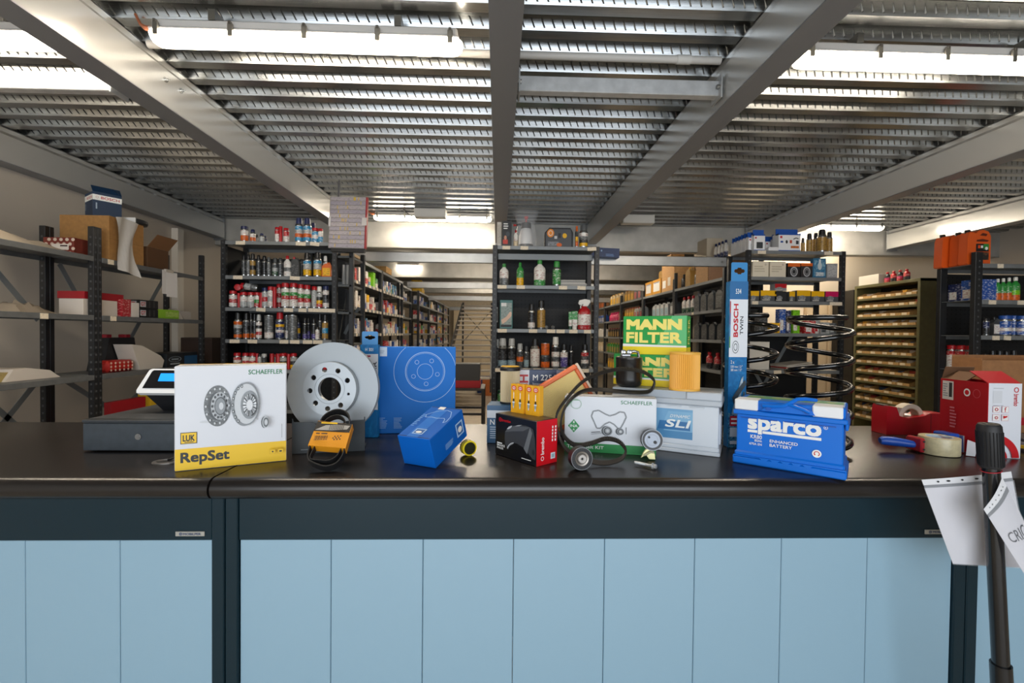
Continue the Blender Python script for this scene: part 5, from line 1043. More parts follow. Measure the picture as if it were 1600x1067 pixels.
# ---- blue disc carton
W, D, H = .339, .07, .378; BLU = m('0C72CC', .5, spec=.25)
t = carton('brake_disc_carton', 'large square blue carton with white disc outline, standing', 'carton', W, D, H, BLU, (-.523, 2.007, CT), 5.4, ch=.002)
LW = m('A9CCF0', .4); P_ = prt('F', W, D, H)
def clipring(P_, u, v, r, t_):
    a = W/H; pts = [(u+r*math.cos(R(3*i)), v+r*a*math.sin(R(3*i))) for i in range(121)]
    run = []
    for p_ in pts+[(9, 9)]:
        if 0.003 < p_[0] < .997 and 0.003 < p_[1] < .997: run.append(p_)
        else:
            if len(run) > 1: P_.line(run, t_, LW)
            run = []
for r, t_ in ((.395, .005), (.25, .006), (.235, .003), (.1, .004)): clipring(P_, .61, .715, r, t_)
for i in range(5): a = R(-90+72*i+5); clipring(P_, .61+.16*math.cos(a), .715+.16*W/H*math.sin(a), .025, .004)
P_.rect(.01, .89, .13, .995, m('DCE6F2', .4)).lines(.03, .92, .11, .96, 2, m('A9B9CC', .5), 3).lines(.0, .06, .14, .19, 8, m('7FB0E2', .5), 5).lines(.22, .06, .33, .19, 8, m('7FB0E2', .5), 6); P_.done(t)
# ---- tilted blue brake pad carton on a yellow roll
W, D, H = .129, .205, .108
t = carton('pad_carton', 'blue brake pad carton tilted up on a yellow roll', 'carton', W, D, H, m('0660BE', .4, spec=.3), (-.311, 1.553, CT), 0, rot=(R(20), 0, R(-27.8)))
P_ = prt('T', W, D, H); P_.rect(.28, .02, .62, .9, m('2A76D0', .3)).line([(.2, .62), (.14, .7), (.25, .78), (.4, .86), (.62, .9), (.8, .86), (.92, .70), (.94, .55), (.88, .5), (.84, .6), (.78, .64), (.55, .62), (.38, .64), (.2, .62)], .012, LW).rect(.34, .1, .66, .26, LW).rect(.37, .12, .63, .24, m('2A62A8', .4)).ell(.5, .16, .09, .03, WHT).rect(.3, .9, .5, .99, WHT).lines(.06, .3, .2, .7, 8, m('6FA6E0', .5), 8); P_.done(t)
P_ = prt('R', W, D, H); P_.lines(.34, .22, .62, .42, 5, m('8AB8E8', .5), 3).rect(.7, .25, .92, .72, LW).rect(.73, .3, .89, .67, m('2A62A8', .4)).ell(.81, .46, .06, .1, WHT); P_.done(t)
t = thing('yellow_tape_roll', 'small yellow and black roll propping the tilted blue carton', 'roll', (-.103, 1.66, CT+.0275), rot=(R(-90), 0, R(28)))
obj('yellow_side', MB().lathe([(.012, -.014), (.0275, -.013), (.0275, .006), (.012, .007)], m('E8CC18', .4), 24), t); obj('black_side', MB().lathe([(.0, .0065), (.0275, .006), (.0275, .014), (0, .015)], m('18181A', .4), 24), t); obj('label', MB().lathe([(.0115, -.0145), (.022, -.0145)], m('3A3A20', .4), 20), t)
# ---- blue filter carton with cylindrical element on top
W, D, H = .13, .12, .152
t = carton('oil_filter_carton', 'dark blue and white filter carton behind the brake pad box', 'carton', W, D, H, m('1B5680', .4), (-.041, 1.845, CT), -6)
P_ = prt('F', W, D, H); P_.rect(0, .67, 1, .87, m('DDE2E8', .4)).rect(0, .87, 1, 1, m('2A5A80', .4)).ring(.75, .76, .06, .06, .2, INK).text('N 7', .1, .49, .42, .63, WHT, .03).lines(.1, .12, .6, .46, 6, m('B9CDDC', .5), 4); P_.done(t)
t = thing('pleated_filter_element', 'cream pleated cylinder filter with black rim on the blue carton', 'filter', (.052, 1.90, CT+.153)); b = MB(); n = 44; vs = []
for z in (.008, .135): vs += [((.040 if i % 2 else .036)*math.cos(2*math.pi*i/(2*n)), (.040 if i % 2 else .036)*math.sin(2*math.pi*i/(2*n)), z) for i in range(2*n)]
b.add(vs, [(i, (i+1) % (2*n), 2*n+(i+1) % (2*n), 2*n+i) for i in range(2*n)], m('D9C8A4', .7)); obj('pleats', b, t, smooth=0)
obj('lower_rim', MB().lathe([(.02, 0), (.041, 0), (.0415, .008), (.02, .008)], BLK, 28), t); obj('upper_rim', MB().lathe([(.022, .135), (.0425, .135), (.0425, .147), (.04, .150), (.022, .149)], BLK, 28), t); obj('yellow_seal', MB().lathe([(.022, .1495), (.039, .1515), (.036, .154), (.022, .152)], m('D9A82A', .5), 28), t); obj('core', MB().lathe([(.021, .002), (.021, .15)], m('2A241A', .7), 20, False), t)
# ---- cabin filter carton and air filter panel
q0, q1 = aY(806, 590, 1.99), aY(908, 590, 1.99); H = aY(850, 578.5, 1.99).z-CT
t = carton('cabin_filter_carton', 'white and dark blue cabin filter carton standing at the back', 'carton', q1.x-q0.x, .045, H, m('23395C', .4), (q0.x, 1.99, CT), 0); P_ = prt('F', q1.x-q0.x, .045, H)
P_.rect(0, 0, .205, 1, m('E2E4E8', .4)).text('BOSCH', .05, .3, .19, .93, RED, .05, 90).text('M 2254', .26, .84, .61, .93, WHT, .03).text('Innenraumfilter', .26, .77, .58, .81, WHT).text('Cabin filter', .26, .71, .48, .75, WHT).rect(.62, 0, 1, 1, m('8A8CA0', .4)); P_.done(t)
a = R(31); c = aY(900, 570, 1.87)-Vector((.25*math.cos(a), 0, .25*math.sin(a))); t = thing('air_filter_panel', 'orange framed yellow air filter panel leaning diagonally', 'air filter', (c.x, 1.87, c.z)); t.rotation_euler = (0, -a, 0)
W, L = .25, .205; ORG = m('E8703A', .5)
for nm, A, B in (('frame_side', (0, 0, -.016), (W, .045, 0)), ('frame_side', (0, 0, -L), (W, .045, -L+.016)), ('frame_side', (0, 0, -L+.016), (.016, .045, -.016)), ('frame_side', (W-.016, 0, -L+.016), (W, .045, -.016))): obj(nm, MB().box(A, B, ORG, .004), t)
b = MB(); n = 36; vs = []
for i in range(2*n+1):
    zz = -.016-(L-.032)*i/(2*n); yy = .008 if i % 2 else .014
    vs += [(.016, yy, zz), (W-.016, yy, zz)]
b.add(vs, [(2*i, 2*i+1, 2*i+3, 2*i+2) for i in range(2*n)], m('FBEBB4', .75)); obj('pleated_paper', b, t, smooth=0); obj('seal_lip', MB().box((W, .018, -L), (W+.012, .04, 0), m('E9D8C0', .5), .002), t)
# ---- black and red brake pad box with spark plug boxes
W, D, H = .213, .099, .150; AB = -50
t = carton('brake_pad_box', 'black and red brake pad box carrying yellow spark plug boxes', 'carton', W, D, H, m('141416', .3), (-.006, 1.678, CT), AB)
P_ = prt('F', W, D, H); GR = m('3A3C40', .4); P_.ring(.13, .87, .035, .05, .3, RED).ell(.13, .87, .012, .018, RED).text('brembo', .175, .835, .40, .905, RED, .04)
P_.poly([(.25, .42), (.26, .58), (.30, .67), (.36, .75), (.45, .80), (.52, .78), (.62, .84), (.75, .86), (.88, .84), (.93, .80), (.97, .62), (.99, .3), (.985, .14), (.92, .15), (.85, .22), (.78, .30), (.68, .36), (.56, .40), (.46, .39), (.38, .34), (.32, .24), (.27, .30)], GR).poly([(.26, .60), (.34, .72), (.5, .80), (.75, .83), (.86, .84), (.7, .72), (.45, .66)], m('55585C', .4)).poly([(.86, .84), (.91, .72), (.80, .22), (.72, .33)], m('6A6E72', .4)).ell(.94, .3, .03, .06, m('2A2B2E', .4)).poly([(.31, .68), (.36, .75), (.44, .79), (.42, .74), (.36, .69)], m('B9BCC0', .4)).poly([(.50, .79), (.58, .83), (.68, .86), (.62, .82)], m('A9ACB0', .4)).ring(.52, .14, .21, .27, .06, m('D0D4D8', .4), a0=100, a1=160).ring(.52, .14, .19, .245, .04, m('B0B4B8', .4), a0=105, a1=160)
P_.text('BRAKE', .07, .235, .27, .285, WHT, .03).text('PADS', .07, .17, .23, .22, WHT, .03).rect(.07, .30, .2, .325, WHT).rect(.68, .10, .9, .115, WHT); P_.done(t)
P_ = prt('R', W, D, H); P_.rect(.0, .0, 1, 1, m('D5121E', .35)).text('brembo', .2, .24, .36, .62, WHT, .04, 90).ring(.28, .15, .07, .05, .3, WHT).rect(.68, .1, .9, .24, m('DDE4EA', .4)).rect(.72, .13, .86, .21, m('9AB4BC', .4))
for k_ in range(2):
    for j in range(5): P_.rect(.72+.13*k_, .50+.075*j, .78+.14*k_, .55+.075*j, WHT)
P_.done(t); P_ = prt('T', W, D, H); P_.rect(.02, .05, .98, .95, m('4A3A20', .35)); P_.done(t)
a0 = aZ(798, 644, CT+H); a1 = aZ(843, 651.5, CT+H); dr = (a1-a0); an = math.degrees(math.atan2(dr.y, dr.x)); st_ = dr.length/4.35
for i in range(4):
    w_ = st_*.98; pos = a0+dr.normalized()*(st_*i+(st_*.3 if i > 1 else 0)); NG = m('EBAA1C', .35)
    t = carton('spark_plug_box', 'yellow spark plug box with red round badge, %s from left' % ORD[i], 'box', w_, .024, .106, NG, (pos.x, pos.y, CT+H), an, 'spark plug boxes', ch=.0008)
    P_ = prt('F', w_, .024, .106); P_.ell(.5, .86, .36, .085, m('D9281E', .4)).ring(.5, .86, .24, .055, .25, WHT).rect(.46, .82, .54, .90, WHT).rect(.44, .50, .56, .70, m('F0ECE4', .4)).poly([(.47, .7), (.53, .7), (.51, .78), (.49, .78)], m('B9B4A8', .4)).rect(.38, .38, .62, .48, m('2A2A2C', .4)).rect(.3, .34, .7, .39, m('D8DCE0', .3)).rect(.38, .24, .62, .34, m('8FA8B8', .3)).rect(.42, .16, .58, .24, m('C9D0D4', .3)); P_.done(t)
# ---- timing belt kit carton
W, D, H = .333, .075, .208
t = carton('timing_belt_carton', 'white and green timing belt kit carton in the middle of the counter', 'carton', W, D, H, m('DEE1E6', .42), (.255, 1.731, CT), -13.7, ch=.002)
P_ = prt('F', W, D, H); P_.rect(0, 0, 1, .16, m('15883E', .42)).text('Timing Belt KIT', .03, .045, .44, .12, WHT, .03).text('SCHAEFFLER', .62, .885, .955, .95, GRN, .01)
P_.poly([(.105, .34), (.17, .46), (.105, .58), (.04, .46)], m('15883E', .4)).text('INA', .062, .435, .148, .485, WHT, .03).text('I', .098, .51, .112, .55, WHT, .03).text('A', .093, .375, .117, .415, WHT, .03)
bp = [(.33, .55), (.30, .65), (.32, .74), (.38, .76), (.45, .70), (.50, .67), (.56, .70), (.61, .75), (.66, .74), (.68, .66), (.65, .55), (.62, .46), (.60, .44), (.55, .52), (.50, .56), (.45, .52), (.40, .44), (.36, .44), (.33, .55)]
P_.line(bp, .022, m('5A5E62', .4)).line(bp, .008, m('A9ADB0', .4))
for (u, r) in ((.48, .055), (.62, .04)): P_.ell(u-.012, .40, r, r*1.6, m('4A4E52', .4)).ell(u, .40, r*.95, r*1.5, m('9A9EA2', .4)).ring(u, .40, r*.75, r*1.2, .25, m('3A3E42', .4)).ell(u, .40, r*.3, r*.5, m('D0D2D4', .4))
P_.line([(.3, .36), (.4, .38)], .012, G1).line([(.3, .33), (.42, .36)], .008, G2).line([(.68, .36), (.68, .48)], .01, G1).line([(.02, .93), (.17, .93)], .012, m('7FB08A', .5)).ring(.13, .86, .06, .09, .1, m('A9C4B0', .5)).poly([(.03, .92), (.03, .8), (.09, .92)], m('5A9A6A', .5)); P_.done(t)
# ---- timing belt with pulleys
tp = [(640,510,1.745),(610,558,1.74),(520,564,1.725),(400,556,1.72),(300,547,1.70),(200,558,1.685),(120,612,1.685),(75,690,1.67),(62,780,1.65),(95,850,1.63),(160,892,1.61),(250,880,1.60),(340,852,1.60),(420,868,1.585),(462,920,1.56),(440,972,1.54),(350,1000,1.528),(250,990,1.53),(150,952,1.55),(85,900,1.58),(52,830,1.62),(38,745,1.645),(50,680,1.66),(110,595,1.675),(200,500,1.70),(300,450,1.725),(430,422,1.75),(560,436,1.75),(625,475,1.745)]
pts = [aY(860+x/3.952, 470+y/3.952, Y) for x, y, Y in tp]; path = resample(pts, 300)
t = thing('timing_belt', 'black toothed timing belt looped loosely over the white green carton', 'timing belt', (0, 0, 0)); obj('belt', MB().ribbon(path, (.004, .017, .010), .0035, m('26221F', .6), True, 1, m('2E2A26', .6)), t)
def pulley(loc, rot, r, label, bracket=False):
    t = thing('pulley', label, 'pulley', loc, 0, None, rot); dep = .03
    obj('outer_race', MB().lathe([(r*.82, dep/2), (r*.98, dep/2), (r, dep/2-.003), (r, -dep/2), (r*.82, -dep/2)], m('17171A', .4), 36), t); obj('front_ring', MB().lathe([(r*.93, dep/2+.0003), (r*.99, dep/2+.0003), (r*.985, dep/2+.002), (r*.94, dep/2+.002)], m('77797C', .35, .7), 36, False), t)
    if not bracket:
        b = MB()
        for i in range(28): b.M = Matrix.Rotation(2*math.pi*i/28, 4, 'Z'); b.box((r*.70, -.0022, dep/2-.004), (r*.92, .0022, dep/2+.001), m('17181A', .4))
        o = obj('ribs', b, t); o['kind'] = 'stuff'
        obj('web', MB().lathe([(r*.45, dep/2-.002), (r*.93, dep/2-.005)], m('1E1F21', .4), 30, False), t); obj('hub_ring', MB().lathe([(r*.36, dep/2), (r*.62, dep/2+.002), (r*.64, dep/2+.001), (r*.64, 0)], m('8F8880', .35, .7), 30, False), t); obj('hub', MB().lathe([(r*.10, dep/2+.004), (r*.34, dep/2+.004), (r*.38, dep/2), (r*.36, 0)], m('A8A29C', .35, .6), 26, False), t); obj('bore', MB().lathe([(0, dep/2+.002), (r*.14, dep/2+.0042)], m('141414', .6), 14, False), t)
        obj('groove', MB().lathe([(r*.42, dep/2+.0012), (r*.47, dep/2+.0016)], m('2A2624', .5), 28, False), t); obj('rear_boss', MB().lathe([(r*.55, -dep/2-.015), (r*.6, -dep/2)], m('2A2A2C', .4, .6), 20), t)
    else:
        obj('face_plate', MB().lathe([(0, dep/2+.001), (r*.72, dep/2+.001), (r*.76, dep/2-.004), (r*.9, dep/2-.006)], m('7F848C', .4, .6), 30, False), t)
        for dx, dy, rr in ((.25, -.2, .16), (-.3, .25, .10)): obj('hole', MB().lathe([(0, dep/2+.0015), (r*rr, dep/2+.0018)], m('17181A', .5), 16, False), t, loc=(r*dx, r*dy, 0))
        obj('scribed_arc', MB().lathe([(r*.5, dep/2+.0014), (r*.52, dep/2+.0014)], m('5A5E66', .4), 30, False), t)
        obj('bracket', MB().prism([(-r*.95, -r*1.75), (-r*.5, -r*1.45), (-r*.2, -r*1.85), (r*.35, -r*1.85), (r*.3, -r*1.35), (r*.05, -r*.9), (-r*.5, -r*.95), (-r*.75, -r*1.3)], -dep/2, -dep/2+.012, m('C4BE8A', .35, .4), 'xy'), t)
        obj('arm', MB().tube([(-r*.7, -r*1.5, 0), (-r*.1, -r*1.15, .004), (r*.2, -r*1.2, .002)], .004, m('D8D4B0', .35, .4), 8), t)
    return t
pulley((.272, 1.488, CT+.0375), (R(86), 0, R(10)), .037, 'black ribbed idler pulley with bright hub lying before the timing belt'); q = aY(1018, 688, 1.60); pulley((q.x, 1.60, CT+.0725), (R(84), 0, R(-8)), .037, 'tensioner pulley with grey face and pale metal bracket', True)
t = thing('steel_bolt', 'steel flange bolt lying on the counter', 'bolt', (.465, 1.535, CT+.010), rot=(0, R(90), R(-42))); BM_ = m('C4C8CA', .35, .6)
obj('shank', MB().lathe([(.0045, 0), (.005, .002), (.005, .062)], BM_, 12), t); obj('flange', MB().lathe([(.010, .062), (.010, .065), (.0075, .066)], BM_, 18), t); obj('hex_head', MB().lathe([(.0078, .066), (.0078, .076), (.006, .077)], BM_, 6), t)
b = MB()
for i in range(14): b.lathe([(.0048, .004+.0025*i), (.0056, .0052+.0025*i), (.0048, .0064+.0025*i)], BM_, 12, False)
o = obj('thread', b, t); o['kind'] = 'stuff'
# ---- grey battery with filters and green cartons on top
SA = -29; W, D, H = .395, .175, .232
bl = Vector((.806-W*math.cos(R(SA)), 1.634-W*math.sin(R(SA)), CT)); t = thing('grey_battery', 'light grey car battery with blue label under the green cartons', 'battery', bl, R(SA)); BG = m('D0D6DC', .38)
obj('case', MB().box((.006, .006, .03), (W-.006, D-.006, .180), BG, .003), t); obj('foot_rim', MB().box((0, 0, 0), (W, D, .014), BG, .003).box((.003, .003, .0135), (W-.003, D-.003, .031), BG, .004), t)
lid = obj('lid', MB().box((-.004, -.004, .181), (W+.004, D+.004, .204), m('B4BBC2', .4), .004), t); obj('lid_top', MB().prism([(0, .0), (W*.66, .0), (W*.66, .0), (W, .0), (W, D), (0, D)], .2045, .2315, m('AAB2BA', .4), 'xy'), t); obj('terminal_cover', MB().box((W*.70, -.006, .202), (W+.003, .06, .2325), m('B9C0C8', .4), .004), t)
for x in (.03, .12, .21, .29): obj('side_rib', MB().box((x, .001, .172), (x+.05, .006, .176), BG, .001), t)
for i in range(4): obj('side_rib', MB().box((W-.006, .03+.03*i, .04), (W-.001, .04+.03*i, .15), BG, .001), t)
P_ = Print(Matrix(((1,0,0,.0),(0,0,-1,.006),(0,1,0,.0),(0,0,0,1))), W, H); P_.rect(.34, .22, .76, .70, m('6FA3C8', .35)).rect(.34, .22, .76, .36, m('4C88B4', .35)).poly([(.50, .34), (.76, .34), (.76, .66), (.54, .66), (.50, .5)], m('7FB0D0', .35)).poly([(.44, .36), (.74, .36), (.74, .50), (.46, .50)], m('2F6FA4', .35)).text('SLI', .52, .40, .735, .53, WHT, .05, skew=.12).text('DYNAMIC', .56, .56, .735, .61, WHT, .01, skew=.06); P_.done(t)
tz = CT+.2325
MG = m('1E9A42', .42); MA = -33
def mann(loc, W, D, H, label):
    t = carton('filter_carton', label, 'carton', W, D, H, MG, loc, MA, 'green filter cartons'); YT = m('F2E27A', .42)
    P_ = prt('F', W, D, H); P_.poly([(.55, .24), (1, .24), (1, 1), (.78, 1)], m('5CB877', .42)).text('MANN', .055, .64, .93, .92, YT, .085).text('FILTER', .055, .30, .93, .58, YT, .085).rect(0, .0, 1, .2, m('F0D624', .42)).poly([(0, .2), (1, .2), (1, .24), (0, .27)], WHT); P_.done(t)  # paler green wedge at the right is glare put into the colour
    P_ = prt('R', W, D, H); P_.rect(0, 0, 1, .2, m('E9CE1E', .42)).text('FILTER', .25, .28, .7, .92, YT, .04, 90); P_.done(t); return t
mann((.492, 1.938, tz), .275, .085, .128, 'lower green and yellow filter carton, partly hidden, on the grey battery'); mann((.528, 1.93, tz+.1285), .255, .08, .157, 'upper green and yellow filter carton stacked on the other one')
t = thing('fuel_filter', 'black cylindrical fuel filter with metal ports on the grey battery', 'fuel filter', (.531, 1.846, tz)); BK = m('151517', .28, coat=.3)
obj('canister', MB().lathe([(.030, 0), (.044, .003), (.050, .012), (.052, .03), (.052, .108), (.053, .110), (.053, .114), (.05, .116)], BK, 36), t); obj('top_rim', MB().lathe([(.053, .1142), (.0535, .117), (.045, .119), (0, .12)], m('4A4A4C', .3, .6), 36, False), t); obj('port_block', MB().box((-.035, -.012, .119), (.005, .012, .132), m('9A9A9C', .35, .8), .004), t)
for dx in (-.026, -.002): obj('port', MB().lathe([(.008, -.012), (.010, -.008), (.010, .008), (.005, .010), (.004, .016)], m('C4C6C8', .25, .9), 14, axis='y'), t, loc=(dx, -.008, .138))
obj('outlet_pipe', MB().tube([(.0, 0, .138), (.02, 0, .142), (.036, 0, .138), (.040, 0, .118)], .006, m('B4B6B8', .25, .9), 10), t)
t = thing('round_air_filter', 'orange yellow pleated round filter on the grey battery', 'filter', (.713, 1.734, tz)); b = MB(); n = 48; vs = []
for z in (.006, .138): vs += [((.055 if i % 2 else .0515)*math.cos(2*math.pi*i/(2*n)), (.055 if i % 2 else .0515)*math.sin(2*math.pi*i/(2*n)), z) for i in range(2*n)]
b.add(vs, [(i, (i+1) % (2*n), 2*n+(i+1) % (2*n), 2*n+i) for i in range(2*n)], m('EDB24C', .6)); obj('pleats', b, t, smooth=0)
for z in (0, .136): obj('end_cap', MB().lathe([(.03, z), (.0555, z), (.0565, z+.004), (.0555, z+.008), (.03, z+.008)], m('E8B04A', .5), 36), t)
obj('core', MB().lathe([(.03, .004), (.03, .14)], m('6A4A1A', .7), 24, False), t)
# ---- blue battery
SA = -39.6; W, D, H = .315, .175, .222
t = thing('blue_battery', 'bright blue car battery with white lettering and carry handle', 'battery', (.827, 1.577, CT), R(SA)); BB = m('046CD2', .38, spec=.35)
obj('case', MB().box((.006, .006, .04), (W-.006, D-.006, .178), BB, .003), t); obj('foot_rim', MB().box((-.004, -.004, 0), (W+.004, D+.004, .026), BB, .004), t); obj('foot_step', MB().box((.001, .001, .0255), (W-.001, D-.001, .045), BB, .005), t)
wv = [(-.004+.001, .026)]+[(W*(.25+.5*i/40), .022+.006*math.cos(i*.8)) for i in range(41)]+[(W+.003, .026), (W+.003, .03), (.0, .03)]
obj('wave_line', MB().prism(wv, -.0045, .002, BB, 'xz'), t)
obj('upper_rim', MB().box((-.004, -.004, .170), (W+.004, D+.004, .186), BB, .003), t); obj('lid', MB().box((.002, .004, .1855), (W-.002, D-.004, .2205), BB, .004), t)
for x0, x1 in ((0, .072), (W-.088, W-.008)): obj('terminal_cover', MB().box((x0, -.003, .1865), (x1, .07, .2225), m('E6E8EA', .4), .003), t)
obj('warning_label', MB().box((.02, .075, .2206), (W-.01, D-.02, .2212), m('4A8A5A', .5, kind='print', ink='C8B04A', scale=.6)), t); obj('side_ledge', MB().box((W-.003, .01, .15), (W+.006, D-.01, .172), BB, .003), t)
hz = obj('handle', MB().tube([(.088, -.007, .207), (.125, -.010, .209), (.15, -.010, .213), (.172, -.006, .228), (.184, .006, .236), (.205, .036, .236), (.232, .065, .231)], .0062, BB, 8), t)
obj('handle_strap', MB().tube([(.162, -.009, .219), (.182, -.013, .214), (.205, -.013, .207), (.222, -.012, .198)], .0055, BB, 8), t)
hz2 = obj('handle_plate', MB().prism([(.082, .190), (.235, .190), (.225, .206), (.19, .213), (.14, .213), (.10, .208)], -.007, -.001, BB, 'xz'), t)
for x in (.105, .215): obj('pivot', MB().lathe([(.009, 0), (.009, .004), (.005, .004), (.005, .006)], m('0B56B4', .35), 18, axis='y'), t, loc=(x, -.007, .201))
for (x0, x1) in ((.02, .07), (.08, .13), (.15, .21), (.225, .29)): obj('rim_slot', MB().box((x0, .003, .158), (x1, .007, .161), m('0A4FA8', .4)), t)
P_ = Print(Matrix(((1,0,0,0),(0,0,-1,.006),(0,1,0,0),(0,0,0,1))), W, .20); P_.text('sparco', .13, .535, .80, .80, WHT, .09).rect(.13, .555, .225, .60, WHT).rect(.275, .555, .80, .60, WHT).ring(.835, .77, .018, .028, .2, WHT).text('R', .828, .757, .842, .783, WHT)
P_.text('KR80', .16, .455, .27, .52, WHT, .03).text('80Ah', .20, .405, .27, .445, WHT, .02).text('670A EN', .15, .345, .27, .385, WHT, .02).text('ENHANCED', .345, .425, .60, .475, WHT, .02).text('BATTERY', .345, .355, .55, .405, WHT, .02).ell(.765, .345, .04, .062, WHT).ring(.765, .345, .026, .04, .3, RED, a0=-60, a1=230).poly([(.744, .318), (.756, .33), (.748, .345)], RED); P_.done(t)
# ---- coil springs
def spring(x, y, r, n, h, wire, label, ph=0):
    t = thing('coil_spring', label, 'spring', (x, y, CT+wire), 0, 'coil springs'); P = []; N = int(n*40)
    for i in range(N+1):
        u = i/N; ang = ph+2*math.pi*n*u
        e = 0 if u < .07 else (1 if u > .93 else (u-.07)/.86); rr = r*(1-.12*max(0, (u-.9)/.1)-.12*max(0, (.1-u)/.1))
        P.append((rr*math.cos(ang), rr*math.sin(ang), (h-2*wire)*e))
    obj('coil', MB().tube(P, wire, m('070708', .2, coat=.25), 10), t)
spring(1.252, 1.76, .107, 5.6, .522, .0102, 'black coil spring behind the blue battery, right one', 1.4); spring(1.075, 1.93, .098, 5.6, .535, .0102, 'black coil spring half hidden by the twin wiper carton', 1.2)
# ---- tape dispenser, tape gun
t = thing('tape_dispenser', 'red desk tape dispenser with white tape roll', 'tape dispenser', (1.765, 2.03, CT)); DRM = m('A80F1E', .3, coat=.3)
obj('body', MB().prism([(0, 0), (.285, 0), (.29, .02), (.285, .095), (.20, .098), (.175, .085), (.10, .075), (.06, .085), (.045, .125), (.005, .13), (0, .10)], 0, .085, DRM, 'xz'), t); obj('seam', MB().box((.205, -.0006, .005), (.208, 0, .094), m('6A0A12', .5)), t)
obj('tape_roll', MB().lathe([(.040, -.02), (.058, -.02), (.058, .02), (.040, .02)], m('D9CDB9', .5), 32, False, axis='y'), t, loc=(.135, .0425, .078)); obj('tape_core', MB().lathe([(.036, -.02), (.040, -.02), (.040, .02), (.036, .02), (.036, -.02)], m('B9A88A', .6), 28, False, axis='y'), t, loc=(.135, .0425, .078)); obj('tape_strip', MB().add([(.02, .022, .128), (.02, .062, .128), (.092, .062, .118), (.092, .022, .118)], [(0, 1, 2, 3)], m('D9D2C4', .3)), t); obj('cutter', MB().box((.002, .018, .128), (.02, .066, .133), m('9A9A9A', .3, .9)), t)
t = thing('tape_gun', 'blue and red hand tape gun with cream packing tape roll', 'tape gun', (1.665, 1.70, CT)); BLH = m('1A4AA8', .35)
obj('handle', MB().tube([(-.16, .06, .034), (-.15, .058, .036), (-.11, .05, .034), (-.07, .035, .030), (-.05, .028, .028)], [.012, .017, .018, .015, .013], BLH, 14), t); obj('bracket', MB().box((-.055, -.005, .004), (-.035, .06, .058), m('A8202A', .35), .004).box((-.05, .062, .004), (.09, .068, .05), m('A8202A', .35), .002), t)
for z in (.016, .046): obj('rivet', MB().lathe([(.004, 0), (.004, .002)], m('2A2A2A', .4), 10, axis='y'), t, loc=(-.045, -.006, z))
obj('tape_roll', MB().lathe([(.042, 0), (.061, 0), (.0615, .002), (.0615, .061), (.061, .063), (.042, .063)], m('CFC29A', .3, kind='noise', scale=3), 48, False), t, loc=(.02, 0, .002)); obj('tape_core', MB().lathe([(.038, .0), (.0415, 0), (.0415, .0632), (.038, .0632), (.038, 0)], m('D4E2EA', .4, kind='print', ink='B3161F', scale=.5), 36, False), t, loc=(.02, 0, .002))
obj('roller', MB().lathe([(.012, 0), (.012, .064)], m('1A4AA8', .4), 16), t, loc=(.085, .05, .002)); obj('guard', MB().box((.052, -.01, .0), (.095, .062, .072), BLH, .005), t, loc=(.02, .02, 0)); obj('blade', MB().box((.116, .0, .004), (.121, .075, .068), m('A9ACAE', .3, .8), .001), t); obj('tape_tongue', MB().add([(.09, -.035, .002), (.11, -.05, .002), (.12, -.05, .05), (.10, -.03, .06)], [(0, 1, 2, 3)], m('D8DCE0', .15, alpha=.6)), t)
# ---- red white carton (open) and cardboard box behind
W, D, H = .118, .20, .276
t = thing('brake_kit_carton', 'red and white brake carton with open top at the right end', 'carton', (1.806, 1.64, CT), R(-5)); RC = m('AA0E1C', .4); WC_ = m('E0E2E8', .4); KI = m('6A4A30', .75)
obj('red_side', MB().box((0, 0, 0), (.003, D, H), RC), t); obj('white_side', MB().box((.003, 0, 0), (W, .003, H), WC_), t); obj('right_side', MB().box((W-.003, .003, 0), (W, D, H), RC), t); obj('back_side', MB().box((.003, D-.003, 0), (W-.003, D, H), RC), t); obj('base', MB().box((.003, .003, 0), (W-.003, D-.003, .003), KI), t); obj('inner_lining', MB().box((.0032, .0032, .05), (W-.0032, D-.0032, .10), m('2A211A', .8)), t)
obj('front_flap', MB().box((.003, 0, 0), (W, .003, .085), RC), t, loc=(0, .002, H), rot=(R(-62), 0, 0)); obj('inner_flap', MB().box((0, .0, 0), (.003, D-.09, .06), KI), t, loc=(0, .088, H), rot=(0, R(58), 0)); obj('rear_flap', MB().box((.003, 0, 0), (W-.003, .003, .05), KI), t, loc=(0, D-.003, H), rot=(R(18), 0, 0))
P_ = prt('L', W, D, H); P_.rect(.05, .70, .30, .97, m('D8D0C8', .5)).rect(.20, .74, .27, .95, INK).lines(.07, .74, .18, .94, 6, G2, 2).ell(.60, .84, .07, .055, WHT).ell(.60, .84, .045, .035, RED).ring(.80, .84, .075, .06, .1, m('C8606A', .5)).lines(.25, .30, .42, .62, 7, m('C8707A', .5), 3).lines(.05, .02, .1, .2, 2, WHT, 3); P_.done(t)
P_ = prt('F', W, D, H); P_.rect(.15, .735, .42, .90, m('D4D6DA', .5)).rect(.16, .93, .46, .935, G2).rect(.16, .70, .46, .705, G2).text('brembo', .76, .70, .90, .86, RED, .04, -90).ring(.83, .915, .07, .035, .3, RED)
for u in (.14, .40):
    for v in (.50, .61): P_.rect(u, v, u+.2, v+.085, m('D8A9B2', .5)).rect(u+.012, v+.005, u+.188, v+.08, WHT)
P_.text('f', .47, .62, .53, .685, RED, .05).ring(.24, .652, .05, .022, .4, RED).ring(.24, .542, .045, .02, .4, RED).poly([(.44, .53), (.55, .55), (.56, .57), (.50, .565), (.44, .57)], RED).ring(.18, .0, .75, .32, .28, RED, a0=2, a1=76).ring(.18, .0, .40, .17, .4, RED, a0=2, a1=70); P_.done(t)
